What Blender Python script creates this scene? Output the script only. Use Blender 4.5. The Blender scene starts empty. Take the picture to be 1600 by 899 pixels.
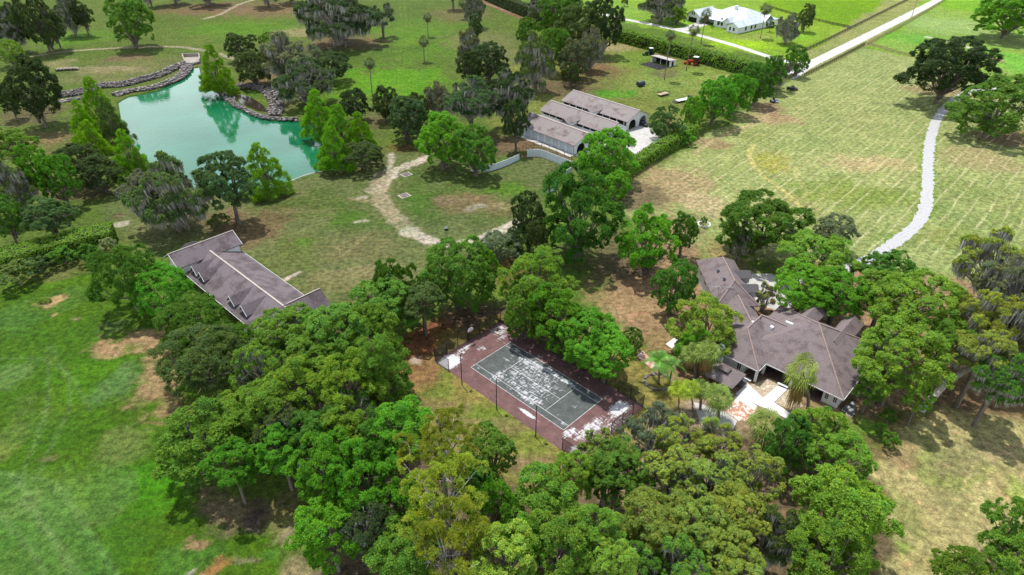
import bpy, math, random
import numpy as np
from mathutils import Vector, Matrix
R_ = math.radians
C = bpy.context.scene.collection

# ------------------------------------------------------------------ camera, sky, sun, exposure
CAM_H, PITCH, FPX = 84.24, R_(33.61), 1040.0
cam_d = bpy.data.cameras.new('camera'); cam = bpy.data.objects.new('camera', cam_d); C.objects.link(cam)
cam.location = (0, 0, CAM_H); cam.rotation_euler = (R_(90) - PITCH, 0, 0)
cam_d.sensor_width = 36; cam_d.lens = 36 * FPX / 1600; cam_d.clip_start = 1; cam_d.clip_end = 20000
sc = bpy.context.scene; sc.camera = cam
sc.view_settings.view_transform = 'Standard'; sc.view_settings.look = 'None'
sc.view_settings.exposure = 0.38; sc.view_settings.gamma = 1; sc.view_settings.use_curve_mapping = False
SUN_ELEV, SHADOW_DIR = R_(71), (0.50, -0.866)          # shadows fall to the right and a little towards the viewer
w = bpy.data.worlds.new('World'); sc.world = w; w.use_nodes = True
nt = w.node_tree; nt.nodes.clear()
N = nt.nodes.new; L = nt.links.new
wo = N('ShaderNodeOutputWorld'); bg = N('ShaderNodeBackground'); bg.inputs[1].default_value = 0.09
sky = N('ShaderNodeTexSky'); sky.sky_type = 'NISHITA'; sky.sun_disc = False; sky.sun_elevation = SUN_ELEV
sky.sun_rotation = math.atan2(-SHADOW_DIR[0], -SHADOW_DIR[1])
sky.air_density = 1.2; sky.dust_density = 1.5
tc = N('ShaderNodeTexCoord'); mp = N('ShaderNodeMapping'); mp.inputs['Scale'].default_value = (1, 1, 2.6)
cn = N('ShaderNodeTexNoise'); cn.inputs['Scale'].default_value = 2.1; cn.inputs['Detail'].default_value = 6
cr = N('ShaderNodeValToRGB'); cr.color_ramp.elements[0].position = .42; cr.color_ramp.elements[1].position = .60
mx = N('ShaderNodeMixRGB'); mx.inputs[2].default_value = (17.5, 18.5, 19.3, 1)
L(tc.outputs['Generated'], mp.inputs[0]); L(mp.outputs[0], cn.inputs['Vector']); L(cn.outputs['Fac'], cr.inputs[0])
sp = N('ShaderNodeSeparateXYZ'); L(tc.outputs['Generated'], sp.inputs[0]); hz = N('ShaderNodeMapRange'); hz.inputs[1].default_value = .43; hz.inputs[2].default_value = .36; hz.inputs[3].default_value = 0; hz.inputs[4].default_value = .9; L(sp.outputs[2], hz.inputs[0]); bnk = N('ShaderNodeMapRange'); bnk.inputs[1].default_value = .36; bnk.inputs[2].default_value = .52; bnk.inputs[3].default_value = .45; bnk.inputs[4].default_value = 1; L(cn.outputs['Fac'], bnk.inputs[0]); hzm = N('ShaderNodeMath'); hzm.operation = 'MULTIPLY'; L(hz.outputs[0], hzm.inputs[0]); L(bnk.outputs[0], hzm.inputs[1])
mxm = N('ShaderNodeMath'); mxm.operation = 'MAXIMUM'; cm_ = N('ShaderNodeMath'); cm_.operation = 'MULTIPLY'; cm_.inputs[1].default_value = .45; L(cr.outputs[0], cm_.inputs[0]); L(cm_.outputs[0], mxm.inputs[0]); L(hzm.outputs[0], mxm.inputs[1]); L(mxm.outputs[0], mx.inputs[0]); L(sky.outputs[0], mx.inputs[1]); L(mx.outputs[0], bg.inputs[0]); L(bg.outputs[0], wo.inputs[0])
sd = bpy.data.lights.new('sun', 'SUN'); sd.energy = 3.8; sd.angle = R_(0.9); sd.color = (1, .955, .88)
sun = bpy.data.objects.new('sun', sd); C.objects.link(sun)
ce = math.cos(SUN_ELEV)
ray = Vector((SHADOW_DIR[0] * ce, SHADOW_DIR[1] * ce, -math.sin(SUN_ELEV)))
sun.rotation_euler = ray.to_track_quat('-Z', 'Y').to_euler(); sun.location = (-60, 140, 400)

# ------------------------------------------------------------------ survey helper: a photo point at height z -> ground plan
def G(u, v, z=0.0):
    a = (u - 800) / FPX; b = (v - 449.5) / FPX; cp, sp = math.cos(PITCH), math.sin(PITCH)
    t = (z - CAM_H) / (-sp - b * cp)
    return (a * t, (cp - b * sp) * t)
def dep(v): return PITCH + math.atan((v - 449.5) / FPX)
def slant(u, v, z=0.0):
    a = (u - 800) / FPX; b = (v - 449.5) / FPX
    return (CAM_H - z) / (math.sin(PITCH) + b * math.cos(PITCH))    # depth along the view axis

# ------------------------------------------------------------------ materials
def s2l(c):
    return tuple(((x / 255) / 12.92 if x <= 10 else ((x / 255 + .055) / 1.055) ** 2.4) for x in c)
MATS = {}
def mat(name, col, rough=.8, metal=0, var=.15, scale=1.5, col2=None, c2pos=(.5, .65), bump=0, scale2=.3, spec=.3):
    if name in MATS: return MATS[name]
    m = bpy.data.materials.new(name); m.use_nodes = True; t = m.node_tree; b = t.nodes['Principled BSDF']
    b.inputs['Roughness'].default_value = rough; b.inputs['Metallic'].default_value = metal
    b.inputs['Specular IOR Level'].default_value = spec
    co = t.nodes.new('ShaderNodeTexCoord')
    n1 = t.nodes.new('ShaderNodeTexNoise'); n1.inputs['Scale'].default_value = scale; n1.inputs['Detail'].default_value = 6
    t.links.new(co.outputs['Object'], n1.inputs['Vector'])
    rp = t.nodes.new('ShaderNodeMapRange'); rp.inputs[1].default_value = .37; rp.inputs[2].default_value = .63
    rp.inputs[3].default_value = 1 - var; rp.inputs[4].default_value = 1 + var
    t.links.new(n1.outputs['Fac'], rp.inputs[0])
    mu = t.nodes.new('ShaderNodeVectorMath'); mu.operation = 'MULTIPLY'
    src = None
    if col2:
        n2 = t.nodes.new('ShaderNodeTexNoise'); n2.inputs['Scale'].default_value = scale2; n2.inputs['Detail'].default_value = 8
        n2.inputs['Roughness'].default_value = .65
        t.links.new(co.outputs['Object'], n2.inputs['Vector'])
        r2 = t.nodes.new('ShaderNodeMapRange'); r2.inputs[1].default_value = c2pos[0]; r2.inputs[2].default_value = c2pos[1]
        t.links.new(n2.outputs['Fac'], r2.inputs[0])
        mi = t.nodes.new('ShaderNodeMixRGB'); mi.inputs[1].default_value = (*col, 1); mi.inputs[2].default_value = (*col2, 1)
        t.links.new(r2.outputs[0], mi.inputs[0]); t.links.new(mi.outputs[0], mu.inputs[0])
    else: mu.inputs[0].default_value = col
    t.links.new(rp.outputs[0], mu.inputs[1]); t.links.new(mu.outputs[0], b.inputs['Base Color'])
    if bump:
        bp = t.nodes.new('ShaderNodeBump'); bp.inputs['Strength'].default_value = bump; bp.inputs['Distance'].default_value = .1
        t.links.new(n1.outputs['Fac'], bp.inputs['Height']); t.links.new(bp.outputs[0], b.inputs['Normal'])
    MATS[name] = m; return m

# ------------------------------------------------------------------ object helpers
def link(o, parent=None):
    C.objects.link(o)
    if parent: o.parent = parent
    return o
def tag(o, label=None, cat=None, group=None, kind=None):
    if label: o['label'] = label
    if cat: o['category'] = cat
    if group: o['group'] = group
    if kind: o['kind'] = kind
    return o
def empty(name, loc=(0, 0, 0), rz=0, **k):
    o = bpy.data.objects.new(name, None); o.location = loc; o.rotation_euler = (0, 0, rz); o.empty_display_size = .5
    link(o); return tag(o, **k)
class MB:
    def __init__(s, xf=None): s.v = []; s.f = []; s.xf = xf
    def add(s, vs, fs):
        k = len(s.v)
        s.v += [s.xf(p) if s.xf else tuple(p) for p in vs]; s.f += [tuple(i + k for i in f) for f in fs]
    def box(s, x0, x1, y0, y1, z0, z1):
        s.add([(x0, y0, z0), (x1, y0, z0), (x1, y1, z0), (x0, y1, z0), (x0, y0, z1), (x1, y0, z1), (x1, y1, z1), (x0, y1, z1)],
              [(3, 2, 1, 0), (4, 5, 6, 7), (0, 1, 5, 4), (1, 2, 6, 5), (2, 3, 7, 6), (3, 0, 4, 7)]); return s
    def slab(s, pts, th):
        """polygon with thickness downwards"""
        n = len(pts); s.add(list(pts) + [(p[0], p[1], p[2] - th) for p in pts],
              [tuple(range(n)), tuple(range(2 * n - 1, n - 1, -1))] + [(i, i + n, (i + 1) % n + n, (i + 1) % n) for i in range(n)]); return s
    def tube(s, pts, rads, n=6, cap=True):
        vs = []; fs = []; m = len(pts)
        if not hasattr(rads, '__len__'): rads = [rads] * m
        for i, p in enumerate(pts):
            a = Vector(pts[max(i - 1, 0)]); b = Vector(pts[min(i + 1, m - 1)]); d = (b - a)
            d = d.normalized() if d.length > 1e-6 else Vector((0, 0, 1))
            x = d.cross(Vector((0, 0, 1)));
            if x.length < 1e-3: x = Vector((1, 0, 0))
            x.normalize(); y = d.cross(x)
            for k in range(n):
                t = 2 * math.pi * k / n; q = Vector(p) + (x * math.cos(t) + y * math.sin(t)) * rads[i]; vs.append(tuple(q))
        for i in range(m - 1):
            for k in range(n): fs.append((i * n + k, i * n + (k + 1) % n, (i + 1) * n + (k + 1) % n, (i + 1) * n + k))
        if cap: fs += [tuple(range(n - 1, -1, -1)), tuple(range((m - 1) * n, m * n))]
        s.add(vs, fs); return s
    def bar(s, a, b, w_, h_):
        """rectangular bar between two points"""
        a = Vector(a); b = Vector(b); d = (b - a).normalized(); x = d.cross(Vector((0, 0, 1)))
        if x.length < 1e-3: x = Vector((1, 0, 0))
        x.normalize(); y = x.cross(d); vs = []
        for p in (a, b):
            for sx, sy in ((-1, -1), (1, -1), (1, 1), (-1, 1)): vs.append(tuple(p + x * sx * w_ / 2 + y * sy * h_ / 2))
        s.add(vs, [(3, 2, 1, 0), (4, 5, 6, 7), (0, 1, 5, 4), (1, 2, 6, 5), (2, 3, 7, 6), (3, 0, 4, 7)]); return s
    def cyl(s, c, axis, r, h, n=16):
        a = Vector(axis).normalized() * h / 2; c = Vector(c); return s.tube([c - a, c + a], r, n)
    def build(s, name, m, parent=None, smooth=False, bevel=0):
        me = bpy.data.meshes.new(name); me.from_pydata(s.v, [], s.f); me.update()
        o = bpy.data.objects.new(name, me); me.materials.append(m)
        if smooth: me.shade_smooth()
        if bevel:
            b = o.modifiers.new('bevel', 'BEVEL'); b.width = bevel; b.segments = 2
        return link(o, parent)
def fast_mesh(name, V, F, col=None, smooth=False):
    """V (n,3) float, F (m,k) int"""
    me = bpy.data.meshes.new(name); k = F.shape[1]
    me.vertices.add(len(V)); me.vertices.foreach_set('co', V.astype(np.float32).ravel())
    me.loops.add(F.size); me.loops.foreach_set('vertex_index', F.astype(np.int32).ravel())
    me.polygons.add(len(F)); me.polygons.foreach_set('loop_start', np.arange(0, F.size, k, dtype=np.int32))
    try: me.polygons.foreach_set('loop_total', np.full(len(F), k, dtype=np.int32))
    except Exception: pass
    me.update(calc_edges=True)
    me.polygons.foreach_set('use_smooth', np.full(len(F), smooth))
    if col is not None:
        a = me.color_attributes.new('tint', 'FLOAT_COLOR', 'POINT')
        c4 = np.ones((len(V), 4), np.float32); c4[:, :col.shape[1]] = col; a.data.foreach_set('color', c4.ravel())
    return me

# ------------------------------------------------------------------ noise
_rg = np.random.default_rng(7)
_LT = _rg.random((512, 512))
def vnoise(x, y):
    xi = np.floor(x).astype(int); yi = np.floor(y).astype(int); fx = x - xi; fy = y - yi
    fx = fx * fx * (3 - 2 * fx); fy = fy * fy * (3 - 2 * fy); m = 511
    a = _LT[xi & m, yi & m]; b = _LT[(xi + 1) & m, yi & m]; c = _LT[xi & m, (yi + 1) & m]; d = _LT[(xi + 1) & m, (yi + 1) & m]
    return (a * (1 - fx) + b * fx) * (1 - fy) + (c * (1 - fx) + d * fx) * fy
def fbm(x, y, o=4):
    s = 0; a = .5; t = 0
    for i in range(o): s = s + a * vnoise(x * 2 ** i + 17 * i, y * 2 ** i + 31 * i); t += a; a *= .55
    return s / t
def sst(x, a, b):
    t = np.clip((x - a) / (b - a), 0, 1); return t * t * (3 - 2 * t)
def poly_sd(X, Y, P):
    """signed distance to polygon, positive inside"""
    P = np.array(P); n = len(P); D = np.full(X.shape, 1e18); ins = np.zeros(X.shape, bool)
    for i in range(n):
        x0, y0 = P[i]; x1, y1 = P[(i + 1) % n]; dx, dy = x1 - x0, y1 - y0
        t = np.clip(((X - x0) * dx + (Y - y0) * dy) / (dx * dx + dy * dy + 1e-12), 0, 1)
        D = np.minimum(D, (X - x0 - t * dx) ** 2 + (Y - y0 - t * dy) ** 2)
        c = ((y0 > Y) != (y1 > Y)) & (X < (x1 - x0) * (Y - y0) / (y1 - y0 + 1e-12) + x0); ins ^= c
    return np.sqrt(D) * np.where(ins, 1, -1)
def line_d(X, Y, P):
    P = np.array(P); D = np.full(X.shape, 1e18)
    for i in range(len(P) - 1):
        x0, y0 = P[i]; x1, y1 = P[i + 1]; dx, dy = x1 - x0, y1 - y0
        t = np.clip(((X - x0) * dx + (Y - y0) * dy) / (dx * dx + dy * dy + 1e-12), 0, 1)
        D = np.minimum(D, (X - x0 - t * dx) ** 2 + (Y - y0 - t * dy) ** 2)
    return np.sqrt(D)
def smooth_line(P, n=6):
    """Catmull-Rom through P"""
    P = [np.array(p, float) for p in P]; P = [2 * P[0] - P[1]] + P + [2 * P[-1] - P[-2]]; out = []
    for i in range(1, len(P) - 2):
        for k in range(n):
            t = k / n; a, b, c, d = P[i - 1:i + 3]
            out.append(.5 * (2 * b + (c - a) * t + (2 * a - 5 * b + 4 * c - d) * t * t + (3 * b - a - 3 * c + d) * t ** 3))
    out.append(P[-2]); return out
def GP(pts, z=0): return [G(u, v, z) for u, v in pts]
# ------------------------------------------------------------------ ground: one sheet to the horizon with traced land cover
KEXP = 2.2
def alb(r, g, b): return np.array(s2l((r, g, b))) / KEXP
def east(pts_u): t = min(1, max(0, (pts_u - 850) / 220)); return 1 + .30 * t * t * (3 - 2 * t)      # ground colours scaled paler towards the right of the estate
POND = [(183, 160), (200, 150), (225, 146), (245, 141), (262, 133), (279, 126), (289, 114), (294, 106), (312, 104), (316, 122), (322, 136), (340, 144), (348, 150),
        (356, 160), (375, 170), (398, 180), (422, 187), (465, 188), (492, 196), (520, 212), (548, 235), (540, 260), (500, 268), (468, 278), (437, 291),
        (405, 302), (350, 304), (285, 292), (245, 265), (218, 245), (198, 218), (188, 192)]
POND_G = GP(POND)
PA = lambda z: None
def axis(segs):
    out = []
    for a, b, s in segs: out += list(np.arange(a, b, s))
    out.append(segs[-1][1]); return np.array(out)
gx = axis([(-9000, -8000, 999), (-8000, -2000, 1500), (-2000, -450, 310), (-450, -180, 1.35), (-180, 180, .6), (180, 450, 1.35), (450, 2000, 310), (2000, 8000, 1500), (8000, 9000, 999)])
gy = axis([(-3000, -200, 700), (-200, 40, 40), (40, 190, .5), (190, 560, .95), (560, 1000, 110), (1000, 12000, 2200)])
X, Y = np.meshgrid(gx, gy)
warp = 4.0
nx = (fbm(X / 9, Y / 9, 4) - .5); ny = (fbm(X / 9 + 50, Y / 9 + 90, 4) - .5)
XW = X + nx * 9; YW = Y + ny * 9                       # wandering edges
n_big = fbm(X / 40 + 3, Y / 40 + 8, 4); n_mid = fbm(X / 7, Y / 7, 4); n_fine = fbm(X / 1.6, Y / 1.6, 3)
col = np.zeros(X.shape + (3,)); straw = np.zeros(X.shape); stripe = np.zeros(X.shape)
def put(mask, c, st=None):
    global col
    col = col * (1 - mask[..., None]) + np.asarray(c) * mask[..., None]
def zone(pts, c, soft=3, amt=1, w_=True):
    P = GP(pts); xs = [p[0] for p in P]; ys = [p[1] for p in P]
    sdv = poly_sd(XW if w_ else X, YW if w_ else Y, P)
    m = sst(sdv, -soft, soft) * amt; put(m, np.asarray(c) * east(sum(q[0] for q in pts) / len(pts))); return m
def blob(u, v, ru, rv, c, amt=1, rag=.8, soft=.5):
    x0, y0 = G(u, v); d = slant(u, v); sx = ru * d / FPX; sy = rv * d / FPX / math.sin(dep(v))
    r = np.sqrt(((XW - x0) / sx) ** 2 + ((YW - y0) / sy) ** 2) + (n_mid - .5) * rag * 1.4 + (n_fine - .5) * rag * .9
    put(sst(-r, -1 - soft * .5, -1 + soft) * amt, np.asarray(c) * east(u))
def track(pts, wd, c, amt=.8, soft=.5, rag=.6):
    P = smooth_line(GP(pts)); d = line_d(X + nx * 1.0, Y + ny * 1.0, P) + (n_fine - .5) * rag * wd * 2
    put(sst(-d, -wd - soft, -wd + soft) * amt, np.asarray(c) * east(pts[0][0]))
SAND = alb(222, 210, 188); DIRT = alb(150, 122, 95); LITTER = alb(126, 108, 84); RUST = alb(140, 95, 68); STRAW = alb(184, 168, 126); DRY = alb(148, 144, 98)
LUSH = alb(98, 152, 34); VIV = alb(120, 190, 40); MEAD = alb(120, 132, 78); GOLF = alb(84, 124, 26); PAST = alb(152, 166, 100)
put(np.ones(X.shape), alb(110, 140, 55))
# upper left park
zone([(-400, -60), (760, -60), (820, 30), (860, 120), (800, 240), (600, 270), (0, 420), (-400, 420)], alb(106, 130, 54), 4)
for a in [(500, 130, 90, 30, LUSH, .7), (620, 130, 90, 26, alb(112, 172, 34), .9), (650, 60, 110, 30, alb(110, 158, 40), .7), (380, 45, 90, 14, LUSH, .7), (120, 60, 60, 12, LUSH, .8),
          (530, 75, 130, 16, alb(96, 120, 56), .6), (330, 14, 80, 12, DIRT, .8), (440, 15, 80, 12, DIRT, .7), (90, 100, 25, 8, STRAW, .6), (240, 100, 120, 12, alb(138, 138, 90), .6), (160, 120, 110, 14, DRY, .5),
          (170, 108, 60, 5, STRAW, .6), (205, 90, 35, 6, DIRT, .7), (545, 66, 65, 12, DIRT, .75), (470, 50, 40, 8, STRAW, .5), (720, 22, 50, 12, DIRT, .5), (745, 62, 60, 16, alb(140, 138, 88), .7), (780, 85, 40, 20, DRY, .6),
          (420, 125, 45, 12, DIRT, .7), (450, 165, 30, 12, DRY, .6), (40, 180, 60, 20, LITTER, .7), (80, 215, 50, 18, DIRT, .6), (110, 300, 70, 12, LITTER, .7), (640, 235, 40, 12, RUST, .6), (580, 190, 40, 14, LITTER, .6), (760, 225, 70, 18, LITTER, .8)]: blob(*a)
# meadow by the pond
zone([(180, 305), (440, 290), (560, 240), (650, 235), (760, 265), (860, 240), (905, 270), (850, 300), (800, 380), (700, 420), (640, 450), (560, 480), (480, 470), (350, 370), (240, 400), (160, 340)], MEAD, 3)
for a in [(470, 320, 90, 22, alb(104, 122, 58), .8), (530, 340, 40, 16, alb(92, 132, 42), .8), (580, 350, 40, 18, alb(98, 128, 56), .7), (470, 390, 50, 30, alb(112, 130, 58), .6), (385, 365, 60, 32, alb(142, 120, 88), .9), (350, 345, 40, 22, DIRT, .7), (420, 345, 40, 18, alb(132, 118, 80), .7),
          (560, 385, 70, 26, alb(138, 132, 88), .6), (560, 425, 60, 14, STRAW, .55), (520, 435, 50, 18, alb(146, 142, 92), .7), (480, 380, 20, 12, LUSH, .35), (450, 330, 70, 4, DRY, .5),
          (730, 300, 110, 38, alb(98, 128, 50), .6), (740, 318, 62, 20, alb(152, 132, 96), .9, .6), (795, 300, 40, 10, alb(106, 154, 40), .7), (660, 320, 22, 18, alb(84, 128, 40), .7), (750, 328, 20, 5, SAND, .5), (785, 320, 20, 4, STRAW, .7), (700, 310, 20, 8, alb(150, 128, 100), .7),
          (560, 346, 13, 3, SAND, .7), (270, 330, 30, 10, alb(100, 132, 40), .6), (187, 352, 12, 5, SAND, .8), (190, 335, 12, 4, DIRT, .6), (250, 350, 40, 22, DRY, .5), (300, 350, 30, 20, alb(128, 120, 78), .7)]: blob(*a)
track([(668, 247), (640, 258), (618, 268), (603, 282), (585, 298)], 2.0, SAND, 1); track([(612, 240), (608, 262), (600, 280)], .9, SAND, .8)
track([(600, 270), (590, 295), (600, 320), (622, 345), (648, 366)], 2.6, alb(190, 176, 142), .85); track([(600, 318), (548, 311)], 1.0, STRAW, .7)
track([(640, 360), (665, 374), (690, 380), (730, 379), (765, 368), (790, 358), (812, 345)], 1.9, SAND, 1); blob(652, 368, 18, 6, SAND, .9); blob(558, 312, 12, 3, SAND, .8)
for k in range(3): track([(440 + 3 * k, 441 - 3 * k), (462 + 4 * k, 430 - 3 * k)], .28, SAND, .9, .2)
track([(600, 335), (560, 380), (480, 440)], .3, STRAW, .35, .3); track([(420, 330), (500, 310), (580, 285)], .35, alb(96, 112, 58), .6, .3)
# paths and bare tracks in the park
track([(40, 90), (100, 81), (160, 76.5), (215, 74), (270, 73), (305, 77), (340, 84), (378, 97)], 1.4, alb(190, 180, 150), .9, .5, .35)
track([(318, 30), (345, 22), (372, 8), (395, 0)], 1.3, SAND, .6); track([(748, -2), (790, 17), (840, 36), (880, 50), (930, 62)], 3.0, alb(160, 122, 98), .9, 1, .4); track([(760, 6), (800, 20)], .5, SAND, .6)
for o_ in (0, 7): track([(625 + o_, 0), (627 + o_, 60), (624 + o_, 110), (620 + o_, 160)], .3, alb(130, 165, 60), .5, .3)
track([(500, 108), (600, 90), (680, 66), (720, 48)], 1.2, alb(92, 128, 34), .6, 1)
# stable paddock
zone([(830, 60), (960, 62), (1160, 116), (1150, 150), (1070, 210), (990, 200), (900, 140), (830, 200), (780, 230), (760, 160)], alb(128, 140, 66), 3)
for a in [(880, 135, 60, 18, LITTER, .85), (930, 110, 60, 16, alb(142, 110, 84), .8), (960, 75, 40, 6, STRAW, .7), (1000, 95, 60, 14, alb(122, 158, 54), .6), (1040, 128, 80, 22, alb(132, 158, 76), .6), (960, 147, 30, 6, alb(96, 160, 44), .9), (1110, 118, 50, 14, alb(128, 158, 66), .6),
          (1045, 115, 22, 7, alb(120, 110, 80), .7), (1070, 80, 60, 6, alb(160, 150, 96), .6), (1150, 122, 30, 5, STRAW, .5), (780, 225, 30, 12, LITTER, .9), (815, 225, 50, 10, DIRT, .8), (860, 240, 60, 8, alb(150, 120, 100), .8)]: blob(*a)
# fields beyond the hedge
zone([(880, -60), (1900, -60), (1900, 120), (1560, 135), (1400, 90), (1260, 118), (1210, 92), (960, 30), (900, 10)], alb(128, 164, 50), 2)
zone([(1160, -40), (1425, -40), (1425, 0), (1330, 44), (1205, 14)], alb(116, 158, 14), 1.5)
zone([(1205, 14), (1330, 45), (1260, 82), (1200, 60), (1195, 30)], alb(134, 168, 48), 1.5)
zone([(1365, 72), (1480, 0), (1600, -30), (1900, -30), (1900, 125), (1560, 135)], alb(134, 168, 72), 2)
for a in [(1160, 70, 60, 10, alb(150, 196, 28), .8), (1080, 35, 30, 6, alb(140, 200, 50), .6), (960, 15, 40, 12, alb(140, 182, 70), .7), (1180, 58, 30, 6, DRY, .4), (1260, 80, 20, 6, DRY, .8), (1240, 55, 30, 8, alb(130, 190, 50), .6), (1010, 33, 60, 5, alb(130, 176, 60), .7),
          (1520, 8, 60, 14, alb(120, 176, 30), .8), (1480, 40, 70, 16, alb(160, 186, 110), .8), (1410, 60, 50, 10, alb(104, 172, 56), .7), (1580, 65, 40, 12, alb(152, 170, 100), .8), (1585, 95, 50, 22, alb(120, 188, 66), .8), (1400, 30, 30, 8, alb(140, 180, 80), .5), (1555, 94, 12, 4, DIRT, .8)]: blob(*a)
zone([(1425, -30), (1480, -30), (1360, 72), (1255, 122), (1240, 105), (1262, 86)], alb(150, 158, 92), 1.2)
track([(1448, 58), (1475, 64), (1500, 69), (1525, 80), (1545, 88)], 1.3, SAND, .9, .6, .5)
# hay pasture
zone([(1075, 240), (1180, 160), (1250, 120), (1355, 74), (1430, 92), (1560, 135), (1900, 150), (2000, 600), (1600, 590), (1400, 480), (1240, 400), (1100, 400), (960, 330), (985, 285)], PAST, 2)
sdp = poly_sd(X + nx * 3, Y + ny * 3, GP([(1010, 290), (1200, 170), (1262, 125), (1360, 80), (1430, 100), (1600, 150), (1900, 160), (2000, 500), (1400, 420), (1120, 350)]))
stripe = np.clip(sst(sdp, -2, 10), 0, 1)
for a in [(1040, 290, 80, 40, alb(172, 152, 112), .9), (1000, 310, 40, 24, LITTER, .8), (1110, 320, 50, 26, STRAW, .85), (1050, 350, 60, 25, alb(150, 138, 96), .8), (1130, 400, 40, 24, alb(156, 140, 90), .8), (1250, 320, 50, 22, alb(150, 146, 88), .5), (1350, 255, 80, 14, alb(178, 166, 118), .75),
          (1210, 255, 30, 20, alb(162, 162, 70), .7), (1300, 180, 90, 26, alb(156, 164, 100), .5), (1340, 305, 90, 22, alb(128, 148, 62), .7), (1300, 350, 60, 14, alb(136, 142, 76), .5), (1180, 210, 40, 12, alb(140, 150, 82), .5), (1540, 250, 60, 24, alb(168, 156, 112), .7), (1560, 320, 60, 40, alb(136, 152, 84), .7), (1480, 370, 60, 24, alb(140, 150, 76), .6),
          (1210, 185, 50, 8, alb(180, 150, 116), .7), (1195, 170, 30, 12, alb(160, 130, 104), .8), (1120, 225, 40, 7, DIRT, .7), (1580, 215, 60, 12, DIRT, .8), (1460, 142, 50, 10, DIRT, .6), (1385, 370, 22, 8, alb(120, 150, 66), .4)]: blob(*a)
for dx_ in (0, 4): track([(1175 + dx_, 225), (1170 + dx_, 245), (1185 + dx_, 270), (1215 + dx_, 292), (1258 + dx_, 330)], .3, alb(196, 190, 112), .8, .25, .3)
for dx_ in (0, 5): track([(1225 + dx_, 240), (1250 + dx_, 285), (1262 + dx_, 330), (1264 + dx_, 370)], .25, alb(190, 188, 120), .55, .25, .3)
track([(1200, 178), (1180, 192), (1125, 215), (1085, 240)], .9, STRAW, .6)
for o_ in (-3.2, 3.2): track([(1455 + o_ * 3, 210), (1449 + o_ * 3, 260), (1449 + o_ * 3, 320), (1430 + o_ * 3, 355)], .8, alb(112, 146, 46), .6, .8)
# garden of the house and the ground under the trees
zone([(960, 400), (1060, 350), (1090, 400), (1150, 500), (1240, 400), (1600, 450), (1700, 640), (1340, 640), (1000, 690), (1010, 560), (960, 520)], alb(158, 134, 100), 2)
for a in [(990, 470, 60, 45, alb(178, 150, 110), .9), (1020, 535, 30, 25, alb(160, 136, 92), .7), (960, 400, 70, 50, alb(120, 106, 80), .8), (1190, 450, 60, 30, alb(168, 156, 136), .8), (1040, 600, 50, 30, alb(150, 146, 84), .7), (1010, 640, 40, 14, alb(148, 156, 70), .8), (1030, 590, 32, 18, alb(190, 168, 140), .8),
          (1095, 650, 60, 26, alb(190, 172, 150), .7), (1390, 690, 80, 50, alb(142, 118, 84), .8), (1540, 640, 110, 60, alb(132, 108, 80), .9), (1333, 652, 12, 18, alb(104, 150, 50), .8, .3), (1345, 650, 20, 14, alb(140, 144, 70), .6), (700, 520, 60, 40, RUST, .95), (660, 540, 50, 40, alb(158, 104, 74), .9), (740, 490, 60, 24, LITTER, .9),
          (780, 480, 60, 16, alb(126, 104, 96), .9), (800, 420, 60, 30, RUST, .6), (635, 558, 8, 5, SAND, .8)]: blob(*a)
# lower right lawn
zone([(1340, 740), (1380, 680), (1480, 640), (1800, 700), (1900, 1100), (1300, 1100), (1370, 860)], alb(182, 172, 116), 2)
for a in [(1480, 730, 60, 26, alb(146, 156, 82), .8), (1500, 800, 60, 50, alb(168, 158, 108), .6), (1410, 780, 26, 50, alb(142, 152, 80), .5), (1420, 880, 40, 26, alb(158, 150, 96), .5), (1530, 720, 80, 18, alb(170, 152, 116), .6), (1580, 770, 24, 20, alb(140, 168, 70), .7), (1400, 845, 20, 12, alb(140, 170, 70), .6), (1390, 700, 25, 20, alb(150, 124, 92), .6)]: blob(*a)
for dx_ in (0, 32): track([(1520 + dx_, 728), (1495 + dx_, 780), (1466 + dx_, 822)], .16, alb(206, 196, 132), .8, .15, .2)
# verge of the tennis court
zone([(640, 560), (678, 545), (790, 480), (830, 470), (1010, 560), (1080, 620), (1000, 700), (880, 720), (830, 790), (700, 740), (640, 640)], alb(164, 156, 86), 1.5)
for a in [(690, 610, 26, 24, alb(142, 158, 70), .8), (760, 650, 60, 16, alb(138, 160, 64), .9), (830, 690, 44, 16, alb(142, 156, 68), .8), (760, 665, 70, 10, alb(178, 150, 112), .5), (850, 725, 40, 20, alb(172, 148, 108), .9), (700, 640, 30, 14, alb(160, 140, 96), .7), (650, 590, 24, 36, alb(172, 128, 92), .8), (720, 530, 50, 20, alb(150, 146, 76), .6)]: blob(*a)
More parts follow.
